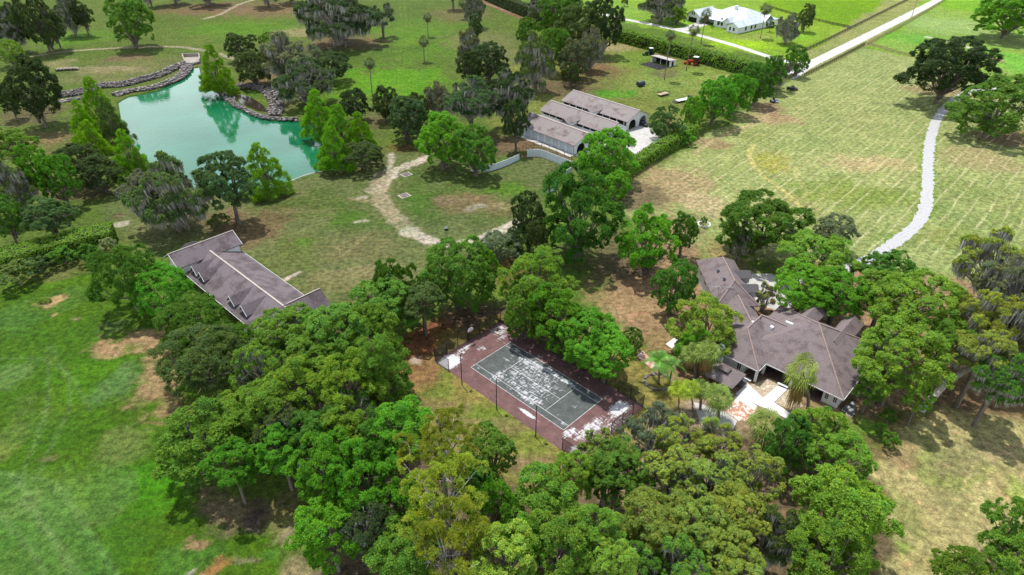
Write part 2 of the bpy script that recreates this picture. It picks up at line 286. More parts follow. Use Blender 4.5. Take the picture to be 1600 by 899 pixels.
# golf course
zone([(-300, 420), (0, 452), (60, 420), (150, 400), (240, 480), (300, 560), (330, 640), (300, 760), (420, 800), (470, 899), (560, 1100), (-300, 1100)], GOLF, 2)
for a in [(75, 420, 90, 22, alb(128, 134, 76), .85), (60, 400, 60, 8, STRAW, .5), (90, 540, 100, 50, alb(82, 130, 32), .5), (20, 500, 60, 30, alb(96, 140, 66), .5), (140, 590, 60, 40, alb(86, 142, 26), .7), (15, 590, 30, 30, alb(122, 156, 80), .8), (20, 680, 30, 50, alb(136, 154, 74), .8), (60, 660, 70, 30, alb(78, 122, 42), .6),
          (180, 600, 40, 30, alb(110, 146, 88), .6), (110, 660, 50, 40, alb(76, 126, 24), .5), (190, 700, 40, 34, alb(130, 146, 78), .7), (240, 770, 60, 44, alb(84, 158, 18), .75), (60, 800, 110, 70, alb(108, 150, 64), .8), (10, 840, 50, 50, alb(86, 142, 34), .7), (180, 850, 60, 60, alb(82, 130, 36), .7), (35, 780, 34, 20, alb(136, 160, 84), .6), (170, 800, 24, 40, alb(112, 146, 74), .5),
          (300, 880, 60, 20, alb(88, 140, 60), .5), (30, 730, 60, 10, alb(84, 134, 24), .6), (100, 470, 50, 16, alb(100, 140, 60), .5), (220, 525, 40, 6, DRY, .7), (260, 640, 30, 20, alb(86, 140, 32), .6), (180, 510, 30, 10, alb(116, 136, 80), .5), (90, 440, 110, 6, alb(98, 146, 30), .6)]: blob(*a, )
for a in [(208, 536, 56, 19, alb(190, 160, 118), .95, 1.1), (180, 555, 26, 12, alb(186, 160, 116), .75, 1.1), (236, 562, 24, 26, alb(188, 158, 118), .85, 1.1), (240, 600, 30, 32, alb(186, 156, 116), .9, 1.1), (262, 640, 34, 24, alb(184, 154, 112), .8, 1.1), (240, 665, 22, 8, alb(176, 156, 104), .7, 1.1), (290, 640, 26, 10, alb(176, 144, 108), .8, 1.1), (200, 538, 14, 5, alb(84, 130, 44), .7),
          (75, 473, 24, 8, alb(214, 182, 130), 1, .3), (98, 483, 5, 3, alb(214, 190, 130), .9, .3), (120, 495, 6, 3, STRAW, .7, .3), (85, 709, 9, 5, alb(140, 124, 92), .6), (345, 790, 60, 34, alb(150, 130, 104), .85, 1), (398, 798, 20, 22, alb(112, 94, 90), .95), (288, 850, 9, 6, DIRT, .9), (304, 861, 12, 8, alb(184, 150, 112), .9),
          (355, 892, 26, 9, alb(178, 130, 84), .85), (342, 896, 9, 6, SAND, .9), (318, 888, 5, 6, SAND, .95), (405, 884, 26, 9, alb(160,140,120), .6), (450, 790, 34, 34, alb(146, 130, 92), .7), (500, 880, 46, 26, alb(176, 158, 118), .9), (470, 830, 40, 20, alb(180, 160, 130), .7), (430, 870, 18, 20, alb(86, 140, 52), .8), (560, 880, 60, 30, alb(130, 108, 92), .9)]: blob(*a)
zone([(-90, 745), (-60, 745), (0, 738), (60, 748), (95, 765), (120, 800), (150, 850), (200, 920), (-90, 920)], alb(96, 142, 66), .25, .55, False)
track([(-60, 745), (0, 738), (60, 748), (95, 765), (120, 800), (150, 850), (200, 920)], .35, alb(120, 160, 84), .7, .4, .2)
for p in [[(0, 800), (60, 880), (80, 960)], [(30, 780), (100, 860), (150, 960)], [(20, 740), (60, 800), (110, 899)], [(75, 540), (72, 640), (30, 760)], [(80, 540), (110, 620), (60, 740)], [(0, 560), (60, 560), (110, 590), (140, 640)]]: track(p, .25, alb(150, 176, 116), .3, .3, .2)
# woodland floor at the bottom
zone([(620, 640), (700, 720), (830, 760), (900, 700), (1000, 690), (1240, 650), (1380, 740), (1390, 1100), (560, 1100), (620, 820), (490, 730), (420, 640), (390, 560), (500, 480), (600, 500)], alb(128, 112, 84), 1.5)
for a in [(1040, 740, 110, 60, alb(182, 158, 120), .8), (1180, 820, 60, 40, alb(172, 142, 104), .7), (1130, 720, 60, 30, alb(196, 180, 150), .6)]: blob(*a)
# long-wave mottling of real turf
col *= (1 + (n_big - .5)[..., None] * np.array([.42, .22, .34])); col *= (1 + (n_mid - .5)[..., None] * np.array([.5, .28, .5]))
# the pond basin
psd = poly_sd(X, Y, POND_G)
Z = np.where(psd > 0, -np.minimum(psd * .9, 2.2), 0.0)
put(sst(psd, -.3, .5), alb(60, 100, 50))
nyv, nxv = X.shape
idx = np.arange(nyv * nxv).reshape(nyv, nxv)
F = np.stack([idx[:-1, :-1], idx[:-1, 1:], idx[1:, 1:], idx[1:, :-1]], -1).reshape(-1, 4)
V = np.stack([X, Y, Z], -1).reshape(-1, 3)
c4 = np.concatenate([np.clip(col, .004, .9).reshape(-1, 3), stripe.reshape(-1, 1)], 1)
me = fast_mesh('ground', V, F, c4, True)
ground = link(bpy.data.objects.new('ground', me)); tag(ground, kind='structure')
gm = bpy.data.materials.new('ground_cover'); gm.use_nodes = True; t = gm.node_tree; b = t.nodes['Principled BSDF']; b.inputs['Roughness'].default_value = .95; b.inputs['Specular IOR Level'].default_value = .1
at = t.nodes.new('ShaderNodeAttribute'); at.attribute_name = 'tint'
co = t.nodes.new('ShaderNodeTexCoord')
def gnoise(scale, det=5, rough=.6, src=None):
    n = t.nodes.new('ShaderNodeTexNoise'); n.inputs['Scale'].default_value = scale; n.inputs['Detail'].default_value = det; n.inputs['Roughness'].default_value = rough
    t.links.new(src or co.outputs['Object'], n.inputs['Vector']); return n.outputs['Fac']
def mr(x, a, b_, c, d, clamp=True):
    n = t.nodes.new('ShaderNodeMapRange'); n.inputs[1].default_value = a; n.inputs[2].default_value = b_; n.inputs[3].default_value = c; n.inputs[4].default_value = d; n.clamp = clamp
    t.links.new(x, n.inputs[0]); return n.outputs[0]
def ma(op, x, y):
    n = t.nodes.new('ShaderNodeMath'); n.operation = op
    for i, q in enumerate((x, y)):
        if isinstance(q, (int, float)): n.inputs[i].default_value = q
        else: t.links.new(q, n.inputs[i])
    return n.outputs[0]
fine = ma('MULTIPLY', mr(gnoise(.85, 4, .6), .36, .64, .62, 1.40), mr(gnoise(3.2, 3, .6), .35, .65, .72, 1.28)); fine = ma('MULTIPLY', fine, mr(gnoise(9.0, 3, .6), .36, .64, .78, 1.22)); mid = mr(gnoise(.20, 4, .6), .36, .64, .86, 1.14)
fac = ma('MULTIPLY', fine, mid)
mul = t.nodes.new('ShaderNodeVectorMath'); mul.operation = 'SCALE'; t.links.new(at.outputs['Color'], mul.inputs[0]); t.links.new(fac, mul.inputs['Scale'])
# dry tufts
sm = mr(gnoise(.45, 6, .7), .52, .66, 0, .55); mixs = t.nodes.new('ShaderNodeMixRGB'); t.links.new(sm, mixs.inputs[0]); t.links.new(mul.outputs[0], mixs.inputs[1])
gain = t.nodes.new('ShaderNodeVectorMath'); gain.operation = 'MULTIPLY'; t.links.new(mul.outputs[0], gain.inputs[0]); gain.inputs[1].default_value = (1.65, 1.2, 1.5); t.links.new(gain.outputs[0], mixs.inputs[2])
# mown hay rows: pale dashed lines parallel to each other
mpn = t.nodes.new('ShaderNodeMapping'); mpn.vector_type = 'POINT'; mpn.inputs['Rotation'].default_value = (0, 0, -R_(47.2)); t.links.new(co.outputs['Object'], mpn.inputs[0])
wob = gnoise(.05, 2, .5); sep = t.nodes.new('ShaderNodeSeparateXYZ'); t.links.new(mpn.outputs[0], sep.inputs[0])
yy = ma('ADD', sep.outputs[1], ma('MULTIPLY', wob, 2.2)); tri = ma('PINGPONG', yy, 2.05)                         # rows about 4 m apart
row = mr(tri, 0, .42, 1, 0)
st_map = t.nodes.new('ShaderNodeMapping'); st_map.inputs['Scale'].default_value = (.12, 1.2, 1); t.links.new(mpn.outputs[0], st_map.inputs[0])
dash = mr(gnoise(1.0, 6, .75, st_map.outputs[0]), .45, .53, 0, 1); spk = mr(gnoise(1.6, 3, .6), .44, .56, .05, 1)
rowm = ma('MULTIPLY', ma('MULTIPLY', ma('MULTIPLY', row, dash), spk), at.outputs['Alpha'])
band = ma('MULTIPLY', mr(ma('PINGPONG', ma('ADD', yy, .8), 1.02), .2, .9, -.06, .05), at.outputs['Alpha'])           # softer mower bands
streak = ma('MULTIPLY', mr(gnoise(1.0, 7, .7, st_map.outputs[0]), .35, .65, -.16, .16), at.outputs['Alpha'])
bandc = t.nodes.new('ShaderNodeVectorMath'); bandc.operation = 'SCALE'; t.links.new(mixs.outputs[0], bandc.inputs[0]); t.links.new(ma('ADD', ma('ADD', band, streak), 1.0), bandc.inputs['Scale'])
mixr = t.nodes.new('ShaderNodeMixRGB'); mixr.inputs[2].default_value = (.50, .44, .28, 1); t.links.new(ma('MULTIPLY', rowm, .85), mixr.inputs[0]); t.links.new(bandc.outputs[0], mixr.inputs[1])
t.links.new(mixr.outputs[0], b.inputs['Base Color'])
bp = t.nodes.new('ShaderNodeBump'); bp.inputs['Strength'].default_value = .5; bp.inputs['Distance'].default_value = .15; t.links.new(fac, bp.inputs['Height']); t.links.new(bp.outputs[0], b.inputs['Normal'])
me.materials.append(gm)

# ------------------------------------------------------------------ pond water
def sheet(name, pts, z, m, **k):
    o = MB().add([(x, y, z) for x, y in pts], [tuple(range(len(pts)))]) ; mb = MB(); mb.add([(x, y, z) for x, y in pts], [tuple(range(len(pts)))])
    o = mb.build(name, m); tag(o, **k); return o
wm = bpy.data.materials.new('pond_water'); wm.use_nodes = True; t = wm.node_tree; b = t.nodes['Principled BSDF']
b.inputs['Roughness'].default_value = .05; b.inputs['IOR'].default_value = 1.82; b.inputs['Specular IOR Level'].default_value = .8
co = t.nodes.new('ShaderNodeTexCoord'); n = t.nodes.new('ShaderNodeTexNoise'); n.inputs['Scale'].default_value = .06; n.inputs['Detail'].default_value = 5; t.links.new(co.outputs['Object'], n.inputs[0])
rmp = t.nodes.new('ShaderNodeValToRGB'); rmp.color_ramp.elements[0].color = (.004, .105, .040, 1); rmp.color_ramp.elements[1].color = (.012, .15, .070, 1); rmp.color_ramp.elements[0].position = .35; rmp.color_ramp.elements[1].position = .65
t.links.new(n.outputs['Fac'], rmp.inputs[0]); t.links.new(rmp.outputs[0], b.inputs['Base Color'])
n2 = t.nodes.new('ShaderNodeTexNoise'); n2.inputs['Scale'].default_value = .7; n2.inputs['Detail'].default_value = 4; t.links.new(co.outputs['Object'], n2.inputs[0])
bp = t.nodes.new('ShaderNodeBump'); bp.inputs['Strength'].default_value = .06; bp.inputs['Distance'].default_value = .25; t.links.new(n2.outputs['Fac'], bp.inputs['Height']); t.links.new(bp.outputs[0], b.inputs['Normal'])
pc = np.mean(POND_G, 0)
wp = [(pc[0] + (x - pc[0]) * 1.02, pc[1] + (y - pc[1]) * 1.02) for x, y in POND_G]
sheet('pond_water', wp, -.35, wm, kind='structure')

# ------------------------------------------------------------------ roads and paths (thin sheets with ragged edges)
def ribbon(name, pts, wd, z, m, rag=.15, seed=1, n=10, photo=True, **k):
    P = smooth_line(GP(pts) if photo else pts, n); rr = random.Random(seed); mb = MB(); vs = []; fs = []
    Q = [np.array(P[0])]
    for p in P[1:]:
        d = np.hypot(*(p - Q[-1])); s = max(1, int(d / .7)); q0 = Q[-1]
        for j in range(1, s + 1): Q.append(q0 + (p - q0) * j / s)
    for i, p in enumerate(Q):
        a = Q[max(0, i - 1)]; b_ = Q[min(len(Q) - 1, i + 1)]; d = b_ - a; d = d / (np.hypot(*d) + 1e-9); nn = np.array([-d[1], d[0]])
        ww = wd(i / len(Q)) if callable(wd) else wd
        e0 = p + nn * (ww / 2 + rr.uniform(-rag, rag)); e1 = p - nn * (ww / 2 + rr.uniform(-rag, rag))
        vs += [(e0[0], e0[1], z), (e1[0], e1[1], z)]
        if i: fs.append((2 * i - 2, 2 * i - 1, 2 * i + 1, 2 * i))
    mb.add(vs, fs); o = mb.build(name, m); tag(o, **k); return o
m_gravel = mat('pale_crushed_stone', (.39, .39, .40), .95, var=.25, scale=5, col2=(.31, .31, .32), c2pos=(.5, .66), scale2=1.2)
m_lime = mat('pale_limerock', (.46, .45, .44), .95, var=.12, scale=.8, col2=(.36, .35, .33), c2pos=(.5, .7), scale2=.2)
m_conc = mat('pale_concrete', (.44, .43, .415), .9, var=.10, scale=.8, col2=(.33, .315, .29), c2pos=(.52, .7), scale2=.35)
ribbon('gravel_path', [(1600, 138), (1560, 138), (1525, 141), (1502, 150), (1478, 168), (1463, 190), (1453, 222), (1450, 258), (1449, 300), (1443, 332), (1428, 355), (1400, 378), (1375, 396), (1345, 412), (1300, 428), (1230, 440)], 3.2, .02, m_gravel, .38, kind='structure')
ribbon('farm_road', [(1500, -16), (1455, 6), (1400, 34), (1350, 59), (1300, 84), (1262, 103), (1232, 122)], 5.6, .02, m_lime, .2, kind='structure')
ribbon('farm_lane', [(940, 22), (975, 30), (1040, 43), (1090, 55), (1150, 72), (1215, 93), (1262, 102)], 4.2, .016, m_lime, .1, kind='structure')
ribbon('house_driveway', [(1048, 46), (1068, 46), (1086, 41), (1100, 36)], lambda q: 5 + 3.5 * q, .024, m_conc, .05, kind='structure')
sheet('stable_yard', GP([(960, 217), (983, 203), (1008, 190), (1022, 206), (1034, 222), (1016, 232), (996, 244)]), .02, m_conc, kind='structure')
sheet('garage_forecourt', GP([(1160, 428), (1205, 428), (1250, 455), (1230, 490), (1190, 478), (1160, 450)]), .012, m_conc, kind='structure')
# ------------------------------------------------------------------ building materials
m_shing = mat('brown_shingle', (.180, .146, .150), .9, var=.22, scale=7, col2=(.120, .092, .094), c2pos=(.49, .64), scale2=.5, bump=.5)
m_shing_b = mat('barn_shingle', (.142, .120, .132), .9, var=.18, scale=6, col2=(.085, .068, .072), c2pos=(.46, .60), scale2=.3, bump=.5)
m_shing_s = mat('stable_shingle', (.225, .198, .196), .9, var=.16, scale=5, col2=(.11, .075, .065), c2pos=(.52, .68), scale2=.28, bump=.3)
m_ridge = mat('pale_ridge_cap', (.40, .36, .33), .8, var=.12, scale=3)
m_ridge2 = mat('hip_cap', (.27, .205, .185), .9, var=.15, scale=3)
m_white = mat('white_paint', (.72, .73, .75), .6, var=.07, scale=1.2, col2=(.58, .58, .57), c2pos=(.55, .75), scale2=.5)
m_stucco = mat('pale_stucco', (.58, .58, .58), .85, var=.08, scale=1.5, col2=(.44, .43, .42), c2pos=(.55, .75), scale2=.4)
m_bluegrey = mat('blue_grey_door', (.46, .53, .60), .6, var=.08, scale=1)
m_glass = mat('dark_window_glass', (.015, .018, .02), .12, var=.1, spec=.8)
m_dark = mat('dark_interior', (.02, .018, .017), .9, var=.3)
m_black = mat('black_metal', (.018, .018, .02), .5, .2, var=.2)
m_brick = mat('brown_porch_brick', (.10, .06, .05), .9, var=.25, scale=3)
m_metalroof = mat('white_metal_roof', (.50, .56, .60), .45, .1, var=.06, scale=.6, col2=(.37, .42, .46), c2pos=(.5, .7), scale2=.25)
m_tan = mat('new_pine_boards', (.36, .29, .15), .85, var=.2, scale=3)
m_brown = mat('dark_stained_boards', (.055, .042, .030), .85, var=.3, scale=3)
m_rock = mat('lichen_rock', (.13, .115, .112), .95, var=.5, scale=1.2, col2=(.32, .30, .285), c2pos=(.5, .62), scale2=.9, bump=.5)
m_tyre = mat('black_tyre', (.015, .015, .015), .9); m_red = mat('red_tractor_paint', (.42, .03, .015), .4, var=.15); m_green = mat('dark_green_paint', (.02, .07, .03), .4)
m_steel = mat('galvanised_steel', (.38, .39, .40), .5, .5); m_wood = mat('weathered_planks', (.30, .26, .21), .9, var=.25, scale=4); m_ply = mat('pale_yellow_planks', (.5, .42, .28), .9, var=.2, scale=4)

def gable(mb, x0, x1, y0, y1, ze, zr, along='x', ov=0, th=.18):
    """two slabs of a gable roof; eaves at y0/y1 when along x"""
    if along == 'x':
        ym = (y0 + y1) / 2
        mb.slab([(x0, y0, ze), (x1, y0, ze), (x1, ym, zr), (x0, ym, zr)], th); mb.slab([(x0, ym, zr), (x1, ym, zr), (x1, y1, ze), (x0, y1, ze)], th)
    else:
        xm = (x0 + x1) / 2
        mb.slab([(x1, y0, ze), (x1, y1, ze), (xm, y1, zr), (xm, y0, zr)], th); mb.slab([(xm, y0, zr), (xm, y1, zr), (x0, y1, ze), (x0, y0, ze)], th)
def hip(mb, x0, x1, y0, y1, ze, zr, along='x', th=.18, run=None):
    if along == 'x':
        ym = (y0 + y1) / 2; r = run or (y1 - y0) / 2; a = (x0 + r, ym, zr); b = (x1 - r, ym, zr)
        mb.slab([(x0, y0, ze), (x1, y0, ze), b, a], th); mb.slab([(x1, y0, ze), (x1, y1, ze), b], th); mb.slab([(x1, y1, ze), (x0, y1, ze), a, b], th); mb.slab([(x0, y1, ze), (x0, y0, ze), a], th)
    else:
        xm = (x0 + x1) / 2; r = run or (x1 - x0) / 2; a = (xm, y0 + r, zr); b = (xm, y1 - r, zr)
        mb.slab([(x1, y0, ze), (x1, y1, ze), b, a], th); mb.slab([(x1, y1, ze), (x0, y1, ze), b], th); mb.slab([(x0, y1, ze), (x0, y0, ze), a, b], th); mb.slab([(x0, y0, ze), (x1, y0, ze), a], th)
    return a, b
def caps(lines, m, parent, w_=.28, name='ridge_cap'):
    mb = MB()
    for a, b in lines: mb.bar((a[0], a[1], a[2] + .05), (b[0], b[1], b[2] + .05), w_, .10)
    return mb.build(name, m, parent)
def gwall(mb, x0, x1, y, ze, zr, th=.2, z0=0, face='y'):
    """pentagon gable wall, thickness th; face y: wall spans x at given y"""
    xm = (x0 + x1) / 2; P = [(x0, z0), (x1, z0), (x1, ze), (xm, zr), (x0, ze)]; vs = []
    for q in (0, th): vs += [((a, y + q, z) if face == 'y' else (y + q, a, z)) for a, z in P]
    n = 5; mb.add(vs, [(0, 1, 2, 3, 4), (9, 8, 7, 6, 5)] + [(i, i + n, (i + 1) % n + n, (i + 1) % n) for i in range(n)])
def window(parent, cx, cy, cz, wx, wz, face, m_f=None, name='window'):
    """frame proud of the wall with a dark pane; face '-y','+y','-x','+x' = outward side"""
    f = MB(); p = MB(); t = .09; s = -1 if face[0] == '-' else 1
    def bx(mb, u0, u1, z0, z1, d0, d1):
        if face[1] == 'y': mb.box(cx + u0, cx + u1, min(cy + s * d0, cy + s * d1), max(cy + s * d0, cy + s * d1), z0, z1)
        else: mb.box(min(cx + s * d0, cx + s * d1), max(cx + s * d0, cx + s * d1), cy + u0, cy + u1, z0, z1)
    h = wx / 2
    for u0, u1, z0, z1 in ((-h - t, -h, cz - wz / 2 - t, cz + wz / 2 + t), (h, h + t, cz - wz / 2 - t, cz + wz / 2 + t), (-h, h, cz + wz / 2, cz + wz / 2 + t), (-h, h, cz - wz / 2 - t, cz - wz / 2)): bx(f, u0, u1, z0, z1, -.02, .07)
    bx(f, -.03, .03, cz - wz / 2, cz + wz / 2, .032, .06); bx(p, -h, h, cz - wz / 2, cz + wz / 2, -.02, .03)
    o = f.build(name, m_f or m_white, parent); p.build('pane', m_glass, o); return o

# ------------------------------------------------------------------ long barn (left)
bn = empty('barn', (-78.4, 131.4, 0), R_(-43.5), label='long dark roofed barn with white trimmed dormers behind the row of bushes', cat='barn')
mb = MB(); mb.box(1.2, 40, 1.6, 12.6, 0, 3.1); mb.box(.2, 5.2, 1.0, 13.0, 3.12, 4.9); mb.build('wall', m_white, bn)
mb = MB(); gable(mb, -.6, 41, 0, 14, 3.2, 6.1); rf = mb.build('roof', m_shing_b, bn)
caps([((5.0, 7, 6.1), (38, 7, 6.1))], m_ridge, rf, .34)
mb = MB(); gable(mb, -1.1, 6.2, -1.2, 14.2, 5.3, 7.6, 'y', th=.16); r2 = mb.build('cross_roof', m_shing_b, bn); caps([((2.55, -1.2, 7.6), (2.55, 14.2, 7.6))], m_ridge, r2, .22)
mb = MB()
for x0, x1 in ((-.7, 5.8),): gwall(mb, x0, x1, -.3, 5.15, 7.2, .15, 3.3); gwall(mb, x0, x1, 13.5, 5.15, 7.2, .15, 3.3)
mb.box(5.62, 5.8, -.3, 13.6, 3.4, 5.15); mb.box(-.7, -.52, -.3, 13.6, 0, 5.15); mb.build('cross_gable_wall', m_white, bn)
window(bn, 2.55, -.3, 5.4, 2.2, 1.1, '-y')
mb = MB(); gable(mb, 33.6, 41.4, -1.4, 15.6, 3.4, 6.35, 'y', th=.16); r3 = mb.build('end_cross_roof', m_shing_b, bn); caps([((37.5, 7.6, 6.35), (37.5, 15.6, 6.35))], m_ridge, r3, .22)
for y_ in (-.9, 14.9): mb = MB(); gwall(mb, 34.2, 40.8, y_, 3.3, 5.8, .15); mb.build('end_gable_wall', m_white, bn)
mb = MB(); mb.slab([(-2.0, -.6, 2.6), (1.0, -.6, 2.6), (1.0, 6, 3.1), (-2.0, 6, 3.1)], .15); mb.build('side_porch_roof', m_shing_b, bn)
for xd in (8.5, 12.1, 25.8, 31.0):
    mb = MB(); mb.slab([(xd - 1.6, 1.0, 4.25), (xd, 1.0, 5.95), (xd, 6.7, 5.95), (xd - 1.6, 2.6, 4.25)], .1); mb.slab([(xd, 1.0, 5.95), (xd + 1.6, 1.0, 4.25), (xd + 1.6, 2.6, 4.25), (xd, 6.7, 5.95)], .1)
    dr = mb.build('dormer', m_shing_b, bn)
    mb = MB(); w_ = 1.25; vs = [(xd - w_, 1.5, 3.75), (xd + w_, 1.5, 3.75), (xd + w_, 1.5, 4.45), (xd, 1.5, 5.75), (xd - w_, 1.5, 4.45)]
    vs += [(a, 3.2, c) for a, b, c in vs]; mb.add(vs, [(0, 1, 2, 3, 4), (9, 8, 7, 6, 5), (0, 5, 6, 1), (1, 6, 7, 2), (4, 9, 5, 0)]); mb.build('dormer_wall', m_white, dr)
    mb = MB(); mb.bar((xd - 1.68, .95, 4.2), (xd, .95, 6.0), .09, .2); mb.bar((xd + 1.68, .95, 4.2), (xd, .95, 6.0), .09, .2); mb.build('white_trim', m_white, dr)
    mb = MB(); mb.box(xd - .6, xd + .6, 1.44, 1.485, 4.05, 4.9); mb.build('pane', m_glass, dr)
mb = MB(); mb.bar((-.6, -.03, 3.12), (41, -.03, 3.12), .08, .14); mb.bar((6.4, 14.03, 3.12), (33.5, 14.03, 3.12), .08, .14)
for s in ((-1.2, 2.55), (6.3, 2.55)): mb.bar((s[0], -1.24, 5.28), (s[1], -1.24, 7.62), .08, .16); mb.bar((s[0], 14.24, 5.28), (s[1], 14.24, 7.62), .08, .16)
mb.build('white_trim', m_white, bn)
for x in (9, 13, 17, 21, 25, 29): window(bn, x, 1.6, 1.7, 1.1, 1.1, '-y')
for x in (10, 18, 26): mb = MB(); mb.box(x - 1.2, x + 1.2, 12.58, 12.66, .1, 2.6); mb.build('stall_door', m_bluegrey, bn)
# octagonal gazebo roof behind it
gp = G(303, 388, 2.5); gz = empty('round_pavilion', (*gp, 0), 0, label='small octagonal dark roofed pavilion behind the far left end of the barn', cat='pavilion')
mb = MB(); R0 = 3.3
for k in range(8):
    a, b = k * math.pi / 4 + .2, (k + 1) * math.pi / 4 + .2; mb.slab([(R0 * math.cos(a), R0 * math.sin(a), 2.7), (R0 * math.cos(b), R0 * math.sin(b), 2.7), (0, 0, 4.4)], .1)
mb.build('roof', mat('dark_shingle', (.05, .045, .05), .9, var=.2, scale=5), gz)
for k in range(8): a = k * math.pi / 4 + .2; mb = MB(); mb.tube([(2.9 * math.cos(a), 2.9 * math.sin(a), 0), (2.9 * math.cos(a), 2.9 * math.sin(a), 2.75)], .08); mb.build('post', m_white, gz)
mb = MB(); mb.cyl((0, 0, .08), (0, 0, 1), 3.0, .16, 8); mb.build('deck', m_wood, gz)

# ------------------------------------------------------------------ stable with three parallel roofs
stb = empty('stable', (3.3, 223.3, 0), R_(-47.6), label='white arcaded stable under three parallel grey brown roofs', cat='stable')
def bay(y0, y1, x0, x1, ze, zr):
    mb = MB(); gable(mb, x0, x1, y0 - .4, y1 + .4, ze, zr, th=.16); r = mb.build('roof', m_shing_s, stb); ym = (y0 + y1) / 2
    caps([((x0, ym, zr), (x1, ym, zr))], m_ridge, r, .5)
def arch_front(x, ys, ze, zr, y0, y1):
    """gable front with arched openings, facing +x: wall polygons between arches"""
    ym = (y0 + y1) / 2; top = lambda y: ze + (zr - ze) * (1 - abs(y - ym) / ((y1 - y0) / 2)) - .12; ys2 = []; mb = MB()
    steps = sorted(set([y0, y1, ym] + [a + (b - a) * k / 10 for a, b in ys for k in range(11)]))
    for p, q in zip(steps[:-1], steps[1:]):
        c = (p + q) / 2; lo = [0, 0]
        for a, b in ys:
            if a <= c <= b:
                R1 = (b - a) / 2; m_ = (a + b) / 2
                lo = [(1.5 + math.sqrt(max(0, R1 * R1 - (yy - m_) ** 2)) * .9) for yy in (p, q)]
        mb.add([(x, p, lo[0]), (x, q, lo[1]), (x, q, top(q)), (x, p, top(p)), (x - .3, p, lo[0]), (x - .3, q, lo[1]), (x - .3, q, top(q)), (x - .3, p, top(p))], [(0, 1, 2, 3), (7, 6, 5, 4), (0, 4, 5, 1), (3, 2, 6, 7)])
    for a, b in ys:
        for yy in (a, b): mb.add([(x, yy, 0), (x, yy, 1.5), (x - .3, yy, 1.5), (x - .3, yy, 0)], [(0, 1, 2, 3)])
    mb.build('arched_front', m_white, stb)
bay(0, 12, -2.2, 25.4, 3.4, 6.0); bay(16, 26.2, -7, 25.6, 3.4, 5.9); bay(29.8, 42, -9.5, 22.8, 3.4, 6.1)
mb = MB(); mb.box(-2, 24.6, .2, .4, 0, 3.3); mb.box(-2, 24.6, 11.6, 11.8, 0, 3.3); gwall(mb, .2, 11.8, -2, 3.3, 5.7, .2, face='x')
mb.box(-6.6, 24.8, 16.2, 16.4, 0, 2.2); mb.box(-6.6, 24.8, 25.8, 26, 0, 3.3); gwall(mb, 16.2, 26, -6.8, 3.3, 5.6, .2, face='x')
mb.box(-9, 14, 30, 30.2, 0, 2.2); mb.box(-9, 21.8, 41.6, 41.8, 0, 3.3); gwall(mb, 30, 41.8, -9.2, 3.3, 5.7, .2, face='x'); mb.box(-9, 14, 30.2, 30.6, 3.0, 3.3); mb.box(-6.6, 24.8, 16.4, 16.8, 3.0, 3.3)
for x in np.arange(-6, 24, 3.3): mb.box(x, x + .3, 16.22, 16.38, 2.2, 3.0)
for x in np.arange(-9, 22, 3.3): mb.box(x, x + .3, 30.02, 30.18, 0, 3.3)
mb.build('wall', m_white, stb)
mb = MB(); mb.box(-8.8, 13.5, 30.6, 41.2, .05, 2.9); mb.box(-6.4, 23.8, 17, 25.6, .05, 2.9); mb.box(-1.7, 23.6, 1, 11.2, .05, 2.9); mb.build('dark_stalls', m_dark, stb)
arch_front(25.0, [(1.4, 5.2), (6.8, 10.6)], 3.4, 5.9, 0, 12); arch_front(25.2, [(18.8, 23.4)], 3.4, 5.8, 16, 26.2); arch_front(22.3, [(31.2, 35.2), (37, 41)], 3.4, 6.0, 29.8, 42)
for (yc, xf) in ((3.3, 25.05), (8.7, 25.05), (21.1, 25.25), (33.2, 22.35)):
    mb = MB()
    for k in range(-3, 4): mb.bar((xf - .15, yc + k * .5, 0), (xf - .15, yc + k * .5, 3.0), .04, .04)
    mb.bar((xf - .15, yc - 1.8, 1.4), (xf - .15, yc + 1.8, 1.4), .06, .06); mb.build('iron_gate', m_black, stb)
for k in range(8):
    x = -1.6 + k * 3.3; mb = MB(); mb.box(x + .25, x + 2.95, .08, .19, .15, 2.85); mb.build('stall_door', m_bluegrey, stb)
mb = MB(); [mb.box(-2 + k * 3.3, -1.72 + k * 3.3, -.05, .2, 0, 3.2) for k in range(9)]; mb.box(-2, 24.6, -.03, .2, 2.9, 3.25); mb.build('white_posts', m_white, stb)
for y0, y1, xc in ((11, 17.6, 9.5), (25, 31.5, 7.5)):
    mb = MB(); gable(mb, xc - 2.2, xc + 2.2, y0, y1 + 1.6, 4.2, 5.6, 'y', th=.12); mb.build('link_roof', m_shing_s, stb); mb = MB(); mb.box(xc - 1.8, xc + 1.8, y0 + .5, y1, 3.2, 4.1); mb.build('link_wall', m_white, stb)
mb = MB(); mb.box(-9, 25.4, 12.1, 16.1, .0, .12); mb.box(-9.5, 22, 26.2, 29.8, 0, .12); mb.box(-3, 25.4, -2.2, 0, 0, .10); mb.box(25.4, 28, 0, 16, 0, .10); mb.build('concrete_aisle', m_conc, stb)

